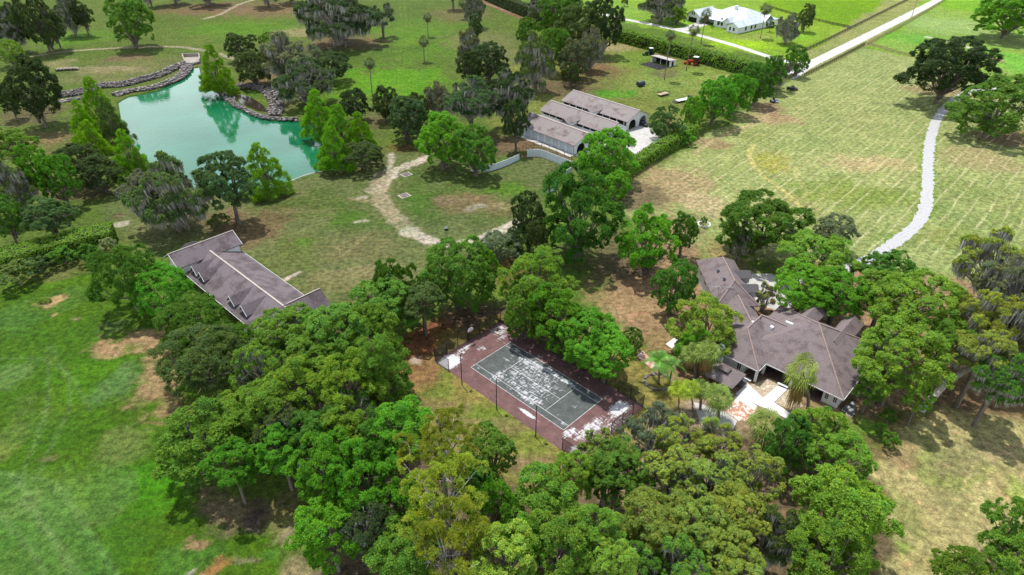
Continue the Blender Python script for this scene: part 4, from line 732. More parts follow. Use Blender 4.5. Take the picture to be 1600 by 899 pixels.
# run-in shed with black fenced pen
sx0, sy0 = G(1012, 106); e = empty('run_in_shed', (sx0, sy0, 0), R_(-40), label='open white run-in shed with a pale flat roof beside the tall palm', cat='shed')
A_ = G(1018, 97); B_ = G(1046, 105); ang = math.atan2(B_[1] - A_[1], B_[0] - A_[0]); Ls = math.hypot(B_[0] - A_[0], B_[1] - A_[1]); e.location = (*A_, 0); e.rotation_euler = (0, 0, ang)
mb = MB(); mb.slab([(-.4, -.6, 3.0), (Ls + .4, -.6, 3.0), (Ls + .4, 4.4, 2.5), (-.4, 4.4, 2.5)], .15); mb.build('roof', mat('faded_tin_roof', (.38, .35, .34), .6, var=.15), e)
mb = MB(); mb.box(0, Ls, 4.0, 4.15, 0, 2.4); mb.box(0, .15, 0, 4, 0, 2.4); mb.box(Ls - .15, Ls, 0, 4, 0, 2.4); mb.build('wall', m_white, e); mb = MB(); mb.box(.2, Ls - .2, 3.0, 3.98, .05, 2.3); mb.build('dark_back_block', m_dark, e)  # near-black block fills the back of the shed
mb = MB(); mb.box(Ls + .01, Ls + .06, 1.2, 2.6, .1, 2.2); mb.build('side_door', m_black, e)
mb = MB(); [mb.box(x - .08, x + .08, -.1, .06, 0, 2.9) for x in (0.1, Ls / 2, Ls - .1)]; mb.build('front_post', m_white, e)
pe = empty('fenced_pen', (*A_, 0), ang, label='dark mat floored pen with thin black rails in front of the run-in shed', cat='pen'); mb = MB(); mb.box(-.5, Ls + .2, -7.5, -.6, 0, .06); mb.build('rubber_mat', mat('dark_rubber', (.02, .02, .025), .8, var=.4, scale=2), pe)
mb = MB()
for (x0, y0), (x1, y1) in (((-.5, -.6), (-.5, -7.5)), ((-.5, -7.5), (Ls + .2, -7.5)), ((Ls + .2, -7.5), (Ls + .2, -.6))):
    for z_ in (.5, 1.0, 1.5): mb.bar((x0, y0, z_), (x1, y1, z_), .04, .05)
    k = 5
    for i in range(k): mb.tube([(x0 + (x1 - x0) * i / k, y0 + (y1 - y0) * i / k, 0), (x0 + (x1 - x0) * i / k, y0 + (y1 - y0) * i / k, 1.6)], .05, 5)
mb.build('rails', m_black, pe)
def tractor(u, v, rz, paint, roof, label, s=1.25):
    e = empty('tractor', (*G(u, v), 0), rz, label=label, cat='tractor', group='tractors by the hedge'); e.scale = (s, s, s); m_p = paint
    mb = MB(); mb.box(.2, 1.9, -.38, .38, .75, 1.45); mb.box(1.85, 2.0, -.3, .3, .8, 1.35); mb.build('hood', m_p, e, bevel=.08); mb = MB(); mb.box(-1.1, .2, -.5, .5, .6, 1.15); mb.build('chassis', m_p, e, bevel=.05)
    mb = MB(); [mb.box(x - .04, x + .04, y - .04, y + .04, 1.1, 2.45) for x in (-1.0, .15) for y in (-.55, .55)]; mb.build('cab_frame', m_black, e); mb = MB(); mb.box(-1.2, .35, -.7, .7, 2.45, 2.6); mb.build('cab_roof', roof, e, bevel=.05)
    mb = MB(); mb.box(-.95, .1, -.5, .5, 1.2, 2.4); mb.build('cab_glass', m_glass, e); mb = MB(); mb.box(-.8, -.3, -.25, .25, 1.15, 1.2); mb.box(-1.3, -.3, -.95, -.55, 1.35, 1.45); mb.box(-1.3, -.3, .55, .95, 1.35, 1.45); mb.build('fender', m_p, e)
    for y in (-.75, .75): wheel(e, -.8, y, .75, .4, 'rear_wheel', m_p); wheel(e, 1.5, y * .85, .45, .25, 'front_wheel', m_p)
    mb = MB(); mb.bar((1.6, -.55, .8), (2.6, -.55, .5), .08, .12); mb.bar((1.6, .55, .8), (2.6, .55, .5), .08, .12); mb.box(2.5, 2.95, -.85, .85, .15, .65); mb.build('front_loader', m_p, e)
tractor(1015, 86, R_(205), m_green, m_white, 'dark green tractor with a white cab roof behind the run-in shed')
tractor(1084, 102, R_(150), m_red, m_white, 'red tractor parked by the hedge right of the leaning palm', 1.5)
e = empty('hay_wagon', (*G(1036, 92), 0), R_(-38), label='dark railed stock wagon between the green tractor and the run-in shed', cat='wagon'); mb = MB(); mb.box(-3.4, 3.4, -1.2, 1.2, .7, .85); mb.build('bed', m_brown, e)
mb = MB(); [mb.bar((-3.4, s * 1.2, z_), (3.4, s * 1.2, z_), .05, .12) for s in (-1, 1) for z_ in (1.1, 1.45, 1.8)]; [mb.bar((x, s * 1.2, .85), (x, s * 1.2, 1.9), .07, .07) for s in (-1, 1) for x in (-3.3, -1.6, 0, 1.6, 3.3)]; mb.build('side_rails', mat('rusty_rail', (.09, .035, .028), .8), e)
for x in (-2.2, 2.2):
    for y in (-1.1, 1.1): wheel(e, x, y, .42, .22)
def trailer(name, u, v, rz, L_, W_, deck, label, kind, group='trailers on the grass', z0=.65):
    e = empty(name, (*G(u, v), 0), rz, label=label, cat='trailer', group=group); mb = MB(); mb.box(-L_ / 2, L_ / 2, -W_ / 2, W_ / 2, z0, z0 + .1); mb.build('deck', deck, e)
    mb = MB(); mb.bar((-L_ / 2, -W_ / 2 - .04, z0), (L_ / 2, -W_ / 2 - .04, z0), .08, .2); mb.bar((-L_ / 2, W_ / 2 + .04, z0), (L_ / 2, W_ / 2 + .04, z0), .08, .2); mb.bar((L_ / 2, -W_ / 2, z0), (L_ / 2 + 1.5, 0, z0 - .1), .08, .1); mb.bar((L_ / 2, W_ / 2, z0), (L_ / 2 + 1.5, 0, z0 - .1), .08, .1); mb.tube([(L_ / 2 + 1.4, 0, 0), (L_ / 2 + 1.4, 0, z0)], .04); mb.build('frame', m_black, e)
    for x in (-.45, .45):
        for s in (-1, 1): wheel(e, x, s * (W_ / 2 + .16), .36, .2)
    mb = MB()
    for s in (-1, 1): mb.box(-.95, .95, s * (W_ / 2 + .17) - .14, s * (W_ / 2 + .17) + .14, .76, .80)
    mb.build('fender', m_black, e); return e
e = trailer('utility_trailer', 1036, 149, R_(35), 5.0, 2.3, m_ply, 'utility trailer with pale plank deck and brown mesh sides, between barrel trailer and flatbed', 0); mb = MB()
for z_ in (.95, 1.2, 1.45): [mb.bar((-2.5, s * 1.2, z_), (2.5, s * 1.2, z_), .04, .05) for s in (-1, 1)]; mb.bar((2.5, -1.2, z_), (2.5, 1.2, z_), .04, .05); mb.bar((-2.55, -1.2, z_ + .4), (-2.55, 1.2, z_ + .4), .04, .05)
for k in range(8): [mb.bar((-2.5 + k * .7, s * 1.2, .7), (-2.5 + k * .7, s * 1.2, 1.5), .04, .04) for s in (-1, 1)]
for k in range(7): mb.bar((-2.55, -1.2 + k * .4, .7), (-2.55, -1.2 + k * .4, 1.9), .03, .03)
mb.build('mesh_sides', mat('rust_brown_mesh', (.10, .055, .03), .8), e)
e = trailer('flatbed_trailer', 1068, 158, R_(30), 7.4, 2.4, mat('pale_grey_deck', (.50, .50, .50), .8, var=.15, scale=2), 'long flatbed trailer with a pale deck, lowest of the trailers on the grass', 0); mb = MB(); mb.slab([(-5.1, -1.1, .15), (-3.8, -1.1, .75), (-3.8, 1.1, .75), (-5.1, 1.1, .15)], .1); mb.box(3.0, 3.7, -1.1, 1.1, .8, 1.5); mb.build('ramp', m_black, e)
e = trailer('barrel_trailer', 1001, 135, R_(35), 3.6, 2.0, m_black, 'dark blue barrel shaped enclosed trailer, farthest left on the grass', 0); mb = MB()
prof = [(-.95, .76), (-.98, 1.4), (-.8, 1.85), (-.4, 2.1), (.4, 2.1), (.8, 1.85), (.98, 1.4), (.95, .76)]; vs = [(-1.8, y, z_) for y, z_ in prof] + [(1.6, y, z_) for y, z_ in prof]; mb.add(vs, [tuple(range(8)), tuple(range(15, 7, -1))] + [(i, i + 8, (i + 1) % 8 + 8, (i + 1) % 8) for i in range(8)]); mb.build('body', mat('dark_blue_paint', (.03, .045, .07), .3), e)
# car under the stable arch, vehicles by the hedge trees
def pickup(name, u, v, rz, m_b, label, cat='pickup', L_=5.2, cabx=.3, group=None):
    e = empty(name, (*G(u, v), 0), rz, label=label, cat=cat, group=group); mb = MB(); h = L_ / 2
    prof = [(-h, .45), (-h, 1.05), (-.6, 1.1), (-.45, 1.12), (1.0, 1.12), (h - .15, 1.0), (h, .8), (h, .45)]
    vs = [(x, -.92, z_) for x, z_ in prof] + [(x, .92, z_) for x, z_ in prof]; mb.add(vs, [tuple(range(8)), tuple(range(15, 7, -1))] + [(i, i + 8, (i + 1) % 8 + 8, (i + 1) % 8) for i in range(8)]); mb.build('body', m_b, e, bevel=.06)
    mb = MB(); pr = [(-.6, 1.12), (-.5, 1.72), (.55, 1.76), (1.15, 1.12)]; vs = [(x, -.85 + (.12 if z_ > 1.3 else 0), z_) for x, z_ in pr] + [(x, .85 - (.12 if z_ > 1.3 else 0), z_) for x, z_ in pr]; mb.add(vs, [(0, 1, 2, 3), (7, 6, 5, 4), (0, 4, 5, 1), (1, 5, 6, 2), (2, 6, 7, 3)]); mb.build('cab_glass', m_glass, e)
    mb = MB(); mb.box(-.5, .5, -.74, .74, 1.74, 1.80); mb.build('cab_roof', m_b, e)
    mb = MB(); mb.box(-h + .1, -.7, -.8, .8, 1.07, 1.14); mb.build('bed_cover', m_black, e)
    for x in (-h + .95, h - .95):
        for y in (-.86, .86): wheel(e, x, y, .37, .24)
    for y in (-.7, .7): mb = MB(); mb.box(h - .02, h + .03, y - .15, y + .15, .75, .92); mb.build('headlight', m_steel, e)
pickup('parked_car', 1003, 196, R_(-47), mat('black_car_paint', (.012, .012, .014), .3, spec=.6), 'black car parked under the far arch of the stable', 'car')
pickup('utility_vehicle', 1237, 141, R_(-20), mat('black_vehicle_paint', (.015, .014, .016), .35, spec=.6), 'black vehicle in the shade of the oak beside the farm road', 'vehicle', 4.4)
e = empty('ride_on_mower', (*G(1209, 160), 0), R_(40), label='silver blue ride-on mower with side decks below the hedge oaks', cat='mower'); e.scale = (1.4,) * 3
m_mw = mat('silver_blue_paint', (.30, .33, .40), .4, .3); mb = MB(); mb.box(-1.0, .9, -.4, .4, .4, .8); mb.build('body', m_mw, e, bevel=.06); mb = MB(); mb.box(-.2, .8, -1.2, 1.2, .2, .36); mb.build('cutting_deck', m_mw, e, bevel=.03); mb = MB(); mb.box(-.5, 0, -.3, .3, .8, .95); mb.box(-.6, -.45, -.3, .3, .95, 1.4); mb.build('seat', m_black, e); mb = MB(); mb.tube([(-.7, -.5, .7), (-.7, -.5, 1.8), (-.7, .5, 1.8), (-.7, .5, .7)], .035); mb.build('roll_bar', m_black, e)
for x, r in ((-.7, .4), (.9, .25)):
    for y in (-.6, .6): wheel(e, x, y, r, .25)
# utility pole
e = empty('utility_pole', (*G(1424, 28), 0), 0, label='grey wooden utility pole on the fence line of the farm road', cat='utility pole'); mb = MB(); mb.tube([(0, 0, 0), (0, 0, 13.5)], [.19, .13], 8); mb.build('pole', m_wood, e); mb = MB(); mb.box(-1.2, 1.2, -.06, .06, 12.4, 12.55); mb.build('crossarm', m_wood, e)
# log pile / bench at the park
e = empty('log_pile', (*G(106, 110), 0), R_(12), label='long stack of pale cut logs on the grass by the pale path', cat='log pile'); rr = random.Random(8)
mb = MB(); [mb.box(x - .15, x + .15, -1.1, 1.1, 0, .35) for x in (-3.5, 0, 3.5)]; mb.build('bearers', m_brown, e); mb = MB()
for k in range(34):
    x = -4.3 + k * .26; y = rr.uniform(-.15, .15); mb.tube([(x, -1.2 + y, .55 + .2 * (k % 3)), (x + rr.uniform(-.1, .1), 1.2 + y, .55 + .2 * (k % 3))], .19, 7)
mb.build('logs', mat('pale_cut_wood', (.40, .35, .29), .9, var=.35, scale=2), e); mb = MB(); mb.box(-4.6, 4.4, -1.3, -1.15, .1, .8); mb.build('front_board', m_brown, e)
# boxes and planks lying in the meadow
for (u, v), w_, l_, lb in (((697, 359), .9, 1.1, 'small dark well box in a dirt ring in the meadow'),):
    e = empty('well_box', (*G(u, v), 0), .3, label=lb, cat='box'); mb = MB(); mb.box(-w_ / 2, w_ / 2, -l_ / 2, l_ / 2, 0, .5); mb.build('casing', m_black, e, bevel=.04); mb = MB(); mb.box(-w_ / 2 - .05, w_ / 2 + .05, -l_ / 2 - .05, l_ / 2 + .05, .5, .56); mb.build('lid', m_shade, e)
for (u, v), lb in (((635, 273), 'dark slatted drain grate on a pale slab, upper of two by the sandy fork'), ((632, 306), 'dark slatted drain grate on a pale slab, lower of two by the sandy fork')):
    e = empty('drain_grate', (*G(u, v), 0), R_(40), label=lb, cat='drain', group='drain grates'); mb = MB(); mb.box(-1.6, 1.6, -1.4, 1.4, -.02, .08); mb.build('slab', m_oc, e, bevel=.02)
    for k in range(3): mb = MB(); mb.box(-1.1, 1.1, -.95 + k * .75, -.6 + k * .75, .08, .13); mb.build('bar', m_black, e)
e = empty('golf_bush', (*G(70, 472), 0), 0, label='low bright green bush in a sandy ring on the golf lawn', cat='bush')
rgb_ = None
# pale debris by the stable oaks
e = empty('white_tank', (*G(786, 112), 0), 0, label='pale grey tank lying beside the dark park oaks', cat='tank'); mb = MB(); mb.cyl((0, 0, .7), (1, .3, 0), .7, 2.6, 16); mb.build('tank_body', m_steel, e, True); mb = MB(); mb.box(-.9, -.7, -.5, .5, 0, .3); mb.box(.7, .9, -.5, .5, 0, .3); mb.build('cradle', m_black, e)
e = empty('tree_ring_edging', (*G(1100, 351), 0), 0, label='pale stone ring round the small clipped bush', cat='edging'); mb = MB()
for k in range(16): a = k / 16 * 6.283; mb.box(1.6 * math.cos(a) - .2, 1.6 * math.cos(a) + .2, 1.6 * math.sin(a) - .2, 1.6 * math.sin(a) + .2, 0, .2)
mb.build('stones', m_white, e)
# ------------------------------------------------------------------ foliage
def leaf_mat(name, transl=.36, rough=.6, spec=.12):
    m = bpy.data.materials.new(name); m.use_nodes = True; t = m.node_tree; b = t.nodes['Principled BSDF']; out = t.nodes['Material Output']
    at = t.nodes.new('ShaderNodeAttribute'); at.attribute_name = 'tint'; oi = t.nodes.new('ShaderNodeObjectInfo')
    mu = t.nodes.new('ShaderNodeVectorMath'); mu.operation = 'MULTIPLY'; t.links.new(at.outputs['Color'], mu.inputs[0]); t.links.new(oi.outputs['Color'], mu.inputs[1])
    b.inputs['Roughness'].default_value = rough; b.inputs['Specular IOR Level'].default_value = spec; t.links.new(mu.outputs[0], b.inputs['Base Color'])
    tr = t.nodes.new('ShaderNodeBsdfTranslucent'); mu2 = t.nodes.new('ShaderNodeVectorMath'); mu2.operation = 'MULTIPLY'; mu2.inputs[1].default_value = (1.25, 1.35, .5)
    t.links.new(mu.outputs[0], mu2.inputs[0]); t.links.new(mu2.outputs[0], tr.inputs[0]); mx = t.nodes.new('ShaderNodeMixShader'); mx.inputs[0].default_value = transl
    t.links.new(b.outputs[0], mx.inputs[1]); t.links.new(tr.outputs[0], mx.inputs[2]); t.links.new(mx.outputs[0], out.inputs[0]); return m
M_leaf = leaf_mat('leaf'); M_moss = leaf_mat('hanging_moss', .15, .9, .1); M_frond = leaf_mat('palm_frond', .3, .45, .4)
M_bark = mat('grey_bark', (.17, .145, .12), .95, var=.3, scale=3, bump=.4); M_pale = mat('weathered_branch', (.36, .33, .30), .95, var=.25, scale=4)
M_ptrunk = mat('palm_trunk', (.20, .17, .14), .95, var=.25, scale=6, bump=.5)
def unit(a): return a / (np.linalg.norm(a, axis=1, keepdims=True) + 1e-9)
def quads(c, t_, b_, nrm, s, wv, fold=.25):
    V = np.stack([c + t_ * s, c + b_ * wv - nrm * fold * s, c - t_ * s, c - b_ * wv - nrm * fold * s], 1).reshape(-1, 3)
    return V, np.arange(len(V)).reshape(-1, 4)
def leaf_cloud(rg, lumps, puffs, n, size, up=.35, cull=.80, wr=.62, hue=.12, spiky=0):
    """leaves over the outside of every puff; lumps/puffs are (x,y,z,r)"""
    w_ = puffs[:, 3] ** 2; pi = rg.choice(len(puffs), int(n * 2.2), p=w_ / w_.sum())
    K = 12; tw = unit(rg.normal(size=(len(puffs) * K, 3)) + np.repeat(unit(puffs[:, :3]), K, 0) * .5 + np.array([0, 0, up]))
    P = puffs[pi]; d = unit(tw[pi * K + rg.integers(0, K, len(pi))] + rg.normal(size=(len(P), 3)) * .30)       # leaves gather on short twigs
    rad = rg.uniform(.45, 1.32, len(P)) * P[:, 3]; c = P[:, :3] + d * rad[:, None] * np.array([1, 1, .85])
    keep = np.ones(len(P), bool)
    for l in lumps:
        q = c - l[:3]; keep &= ~((q ** 2).sum(1) < (l[3] * cull) ** 2)
    c = c[keep][:n]; d = d[keep][:n]; pi = pi[keep][:n]; m = len(c)
    nr = unit(d * .9 + rg.normal(size=(m, 3)) * .55 + np.array([0, 0, .35])); t_ = unit(np.cross(nr, rg.normal(size=(m, 3)))); b_ = np.cross(nr, t_)
    if spiky: t_ = unit(t_ * .6 + d * spiky); b_ = unit(np.cross(nr, t_)); nr = np.cross(t_, b_)
    s = size * rg.uniform(.6, 1.35, (m, 1)); V, F = quads(c, t_, b_, nr, s, s * wr)
    ph = rg.normal(size=(len(puffs), 1)) * hue; pv = rg.normal(size=(len(puffs), 1)) * hue * .9
    v = 1 + rg.normal(size=(m, 1)) * .16 + pv[pi]; h = ph[pi] + rg.normal(size=(m, 1)) * .07
    cc = np.concatenate([v * (1 + .8 * h), v * (1 + .15 * h), v * (1 - .7 * h)], 1).clip(.35, 2)
    return V, F, np.repeat(cc, 4, 0)
def mk_puffs(rg, lumps, k, fr=.36, zmin=-.35):
    out = []
    for l in lumps:
        for _ in range(k):
            d = rg.normal(size=3); d /= np.linalg.norm(d)
            o = l[:3] / (np.linalg.norm(l[:3]) + 1e-6)
            d = d + o * .5; d[2] += .25; d /= np.linalg.norm(d)
            if d[2] < zmin: d[2] *= -.5
            out.append([*(l[:3] + d * l[3] * rg.uniform(.62, .95)), l[3] * fr * rg.uniform(.7, 1.35)])
    return np.array(out)
def limb_mesh(name, rg, targets, r0=.05, root=(0, 0, -1.0), extra=2, end=.6):
    mb = MB(); root = np.array(root)
    for tg in targets:
        e = tg[:3] * rg.uniform(.85, 1.14); mid = root * .45 + e * .5; mid[:2] += rg.normal(size=2) * .08; mid[2] += .05; rr = r0 * rg.uniform(.6, 1)
        pts = smooth_line([root + rg.normal(size=3) * .01, root * .75 + mid * .25 + np.array([0, 0, .06]), mid, e], 3)
        mb.tube([tuple(p) for p in pts], list(np.linspace(rr, rr * .22, len(pts))), 5)
        for _ in range(extra):
            i = rg.integers(3, len(pts) - 1); a = pts[i]; q = a + unit(rg.normal(size=(1, 3)) + np.array([[0, 0, .5]]) + (a / (np.linalg.norm(a) + .1))[None])[0] * rg.uniform(.2, .45) * end / .6
            m_ = (a + q) / 2 + rg.normal(size=3) * .04; mb.tube([tuple(a), tuple(m_), tuple(q)], [rr * .4, rr * .25, rr * .08], 4)
    me = bpy.data.meshes.new(name); me.from_pydata(mb.v, [], mb.f); me.shade_smooth(); return me
def lumps_shell(rg, n, r, zlo=-.5, rad=(.62, .82), flat=1.0, bumpy=.2):
    L_ = []; tries = 0
    while len(L_) < n and tries < 4000:
        tries += 1; d = rg.normal(size=3); d /= np.linalg.norm(d)
        if d[2] < zlo: continue
        k = rg.uniform(*rad); rr = rg.uniform(*r); p = d * k * np.array([1, 1, flat])
        if all(np.linalg.norm(p - q[:3]) > .62 * (rr + q[3]) * .8 for q in L_) or tries > 2500: L_.append(np.array([*p, rr]))
    return np.array(L_)
PROTO = {}
def proto(kind, var, lumps, puffs, n, size, seed, limbs=None, moss=None, m_l=None, r0=.05, **kw):
    rg = np.random.default_rng(seed); V, F, c = leaf_cloud(rg, lumps, puffs, n, size, **kw)
    ex = np.percentile(np.hypot(V[:, 0], V[:, 1]), 98.5); ez = np.percentile(np.abs(V[:, 2]), 98.5); nm_ = np.array([1 / ex, 1 / ex, 1 / ez]); V = V * nm_
    cm = fast_mesh(kind + '_foliage', V, F, c); cm.materials.append(M_leaf); d = {'crown': cm}
    if limbs is not None:
        lm = limb_mesh(kind + '_limbs', rg, limbs * np.array([*nm_, 1]), r0); lm.materials.append(m_l or M_bark); d['limbs'] = lm
    if moss:
        nm, ln = moss; w_ = puffs[:, 3] ** 2; pi = rg.choice(len(puffs), nm, p=w_ / w_.sum()); P = puffs[pi]
        a = rg.uniform(0, 6.28, nm); c0 = P[:, :3] + np.stack([np.cos(a), np.sin(a), np.full(nm, -.3)], 1) * (P[:, 3] * rg.uniform(.2, 1.05, nm))[:, None]
        ln_ = rg.uniform(.3, 1, (nm, 1)) * ln; wd = rg.uniform(.008, .022, (nm, 1)); c0 = c0 * nm_; a2 = rg.uniform(0, 6.28, nm); b_ = np.stack([np.cos(a2), np.sin(a2), np.zeros(nm)], 1)
        dn = np.concatenate([rg.normal(size=(nm, 2)) * .06, -np.ones((nm, 1))], 1); Vm = np.stack([c0 - b_ * wd, c0 + b_ * wd, c0 + dn * ln_ * .6 + b_ * wd * .8, c0 + dn * ln_], 1).reshape(-1, 3)
        vv = np.repeat(rg.uniform(.65, 1.25, (nm, 1)) * np.ones((1, 3)), 4, 0); mm = fast_mesh(kind + '_moss', Vm, np.arange(len(Vm)).reshape(-1, 4), vv); mm.materials.append(M_moss); d['moss'] = mm
    PROTO.setdefault(kind, []).append(d)
for v in range(3):
    rg = np.random.default_rng(100 + v); Ls = lumps_shell(rg, 44, (.17, .34), -.80, (.45, .84)); proto('oak', v, Ls, mk_puffs(rg, Ls, 18, .30), 52000, .0215, 200 + v, Ls[::2], hue=.10)
for v in range(3):
    rg = np.random.default_rng(120 + v); Ls = lumps_shell(rg, 50, (.13, .28), -.85, (.42, .90)); proto('maple', v, Ls, mk_puffs(rg, Ls, 13, .36), 42000, .026, 220 + v, Ls[::2], wr=.5, up=.55, spiky=.5, hue=.10)
for v in range(3):
    rg = np.random.default_rng(140 + v); Ls = lumps_shell(rg, 42, (.12, .27), -.7, (.40, .90)); proto('mossy', v, Ls, mk_puffs(rg, Ls, 12, .36, -.2), 32000, .023, 240 + v, Ls, (5200, .34), M_pale, .055, hue=.10)
for v in range(2):
    rg = np.random.default_rng(160 + v); Ls = lumps_shell(rg, 46, (.12, .2), -.8, (.30, .92)); proto('pine', v, Ls, mk_puffs(rg, Ls, 9, .42), 34000, .022, 260 + v, Ls[::2], None, M_pale, .04, spiky=.9, wr=.3, hue=.10)
for v in range(3):
    rg = np.random.default_rng(180 + v); Ls = []
    for i in range(90):
        z = rg.uniform(-1, .92); rr = (1 - (z + 1) / 2.08) ** .8 * .86; a = rg.uniform(0, 6.28); k = math.sqrt(rg.uniform(.35, 1)); Ls.append([math.cos(a) * rr * k, math.sin(a) * rr * k, z, .08 + .15 * (1 - (z + 1) / 2)])
    Ls = np.array(Ls); proto('cypress', v, Ls, mk_puffs(rg, Ls, 11, .46), 44000, .024, 280 + v, Ls[::4], r0=.03, spiky=.9, wr=.34, cull=.6, hue=.09)
for v in range(2):
    rg = np.random.default_rng(190 + v); Ls = lumps_shell(rg, 34, (.22, .40), -.8, (.42, .74)); proto('bush', v, Ls, mk_puffs(rg, Ls, 18, .27), 44000, .022, 290 + v, Ls[::3], spiky=.35, wr=.45, hue=.09)
for v in range(2):
    rg = np.random.default_rng(195 + v); Ls = lumps_shell(rg, 10, (.3, .45), -.6, (.4, .66)); proto('shrub', v, Ls, mk_puffs(rg, Ls, 9, .36), 2600, .075, 295 + v, Ls[::4], wr=.5)
for v in range(2):
    rg = np.random.default_rng(197 + v); Ls = lumps_shell(rg, 26, (.10, .24), -.5, (.4, .92)); proto('sparse', v, Ls, mk_puffs(rg, Ls, 8, .5), 15000, .028, 297 + v, Ls, (3800, .26), M_pale, .05, wr=.4, hue=.12)
def trunk_mesh():
    mb = MB(); zs = [0, .03, .1, .3, .6, 1]; rs = [1.7, 1.25, 1.02, .92, .85, .8]; rg = random.Random(4)
    mb.tube([(rg.uniform(-.12, .12) * (i > 0), rg.uniform(-.12, .12) * (i > 0), z) for i, z in enumerate(zs)], rs, 9)
    me = bpy.data.meshes.new('trunk'); me.from_pydata(mb.v, [], mb.f); me.shade_smooth(); me.materials.append(M_bark); return me
TRUNK = trunk_mesh()
TINT = {  # real leaf colours
    'dk': (0.062, 0.102, 0.030), 'dk2': (0.076, 0.121, 0.038), 'oak': (.130, .262, .032), 'ol': (.260, .330, .055), 'br': (.170, .310, .036), 'mp': (0.120, 0.314, 0.022), 'cy': (0.185, 0.381, 0.018),
    'pi': (0.246, 0.319, 0.034), 'li': (0.246, 0.394, 0.063), 'gr': (0.156, 0.189, 0.094), 'bu': (0.103, 0.174, 0.048), 'bk': (0.092, 0.217, 0.025), 'pale': (0.269, 0.314, 0.133)}
_cnt = {}
trg = random.Random(11)
NAMES = {'oak': 'oak_tree', 'maple': 'maple_tree', 'mossy': 'mossy_oak_tree', 'pine': 'pine_tree', 'cypress': 'cypress_tree', 'bush': 'round_bush', 'shrub': 'small_shrub', 'sparse': 'sparse_oak_tree'}
def tree(kind, uc, vc, rw, rh, H, tint, label, group=None, base=None, cat=None, lean=None):
    f_ = 1.10 if group and 'woodland' in group else 1.05
    rw *= f_; rh *= f_
    if base:
        x, y = G(*base); zc = CAM_H - y * math.tan(dep(vc)); d = (CAM_H - zc) / math.sin(dep(vc)) if zc < CAM_H else 100
        dpt = y * math.cos(PITCH) + (CAM_H - zc) * math.sin(PITCH); cx = (uc - 800) / FPX * dpt; Rr = rw * dpt / FPX; dl = dep(vc)
        q = (rh * dpt / FPX) ** 2 - (Rr * math.sin(dl)) ** 2; rz = math.sqrt(max(q, (.45 * Rr) ** 2)) / math.cos(dl); rz = min(rz, 1.25 * Rr * 1.3, zc * .8); ox = cx - x; cy = y
    else:
        rz = H * .4; dl = dep(vc)
        for _ in range(5):
            H = max(H, min(2.12 * rz, 27)); zc = H - rz; cx, cy = G(uc, vc, zc); dpt = slant(uc, vc, zc); Rr = rw * dpt / FPX
            q = (rh * dpt / FPX) ** 2 - (Rr * math.sin(dl)) ** 2; rz = math.sqrt(max(q, (.5 * Rr) ** 2)) / math.cos(dl); rz = min(rz, 1.3 * Rr if kind != 'cypress' else 9, 13)
        x, y, ox = cx, cy, 0
    i = _cnt.get(kind, 0); _cnt[kind] = i + 1; pr = PROTO[kind][i % len(PROTO[kind])]; nm = NAMES[kind]
    e = empty(nm, (x, y, 0), 0, label=label, cat=cat or {'round_bush': 'bush', 'small_shrub': 'shrub'}.get(nm, 'tree'), group=group)
    rz_ang = trg.uniform(0, 6.28); tilt = (trg.uniform(-.16, .16), trg.uniform(-.16, .16)) if kind not in ('cypress', 'shrub') else (0, 0); tc_ = TINT[tint]; k = trg.uniform(.78, 1.14); h = trg.uniform(-.13, .13); tc_ = (tc_[0] * k * (1 + h), tc_[1] * k, tc_[2] * k * (1 - h), 1)
    for part in ('crown', 'limbs', 'moss'):
        if part in pr:
            if part == 'limbs' and Rr < 1.2: continue
            o = bpy.data.objects.new({'moss': 'hanging_moss'}.get(part, part), pr[part]); o.location = (ox, cy - y, zc); o.scale = (Rr * 1.03, Rr * 1.03, rz * 1.03); o.rotation_euler = (tilt[0], tilt[1], rz_ang); link(o, e)
            o.color = tc_ if part == 'crown' else (.34, .34, .30, 1)
    th = zc - rz * (.92 if kind != 'cypress' else .4)
    if th > .2:
        o = bpy.data.objects.new('trunk', TRUNK); tr = max(.08, min(.55, Rr * .055)); o.scale = (tr, tr, th + rz * .12)
        if abs(ox) > .3: o.rotation_euler = (0, math.atan2(ox, th + rz * .12), 0); o.scale[2] = math.hypot(ox, th + rz * .12)
        link(o, e)
    return e

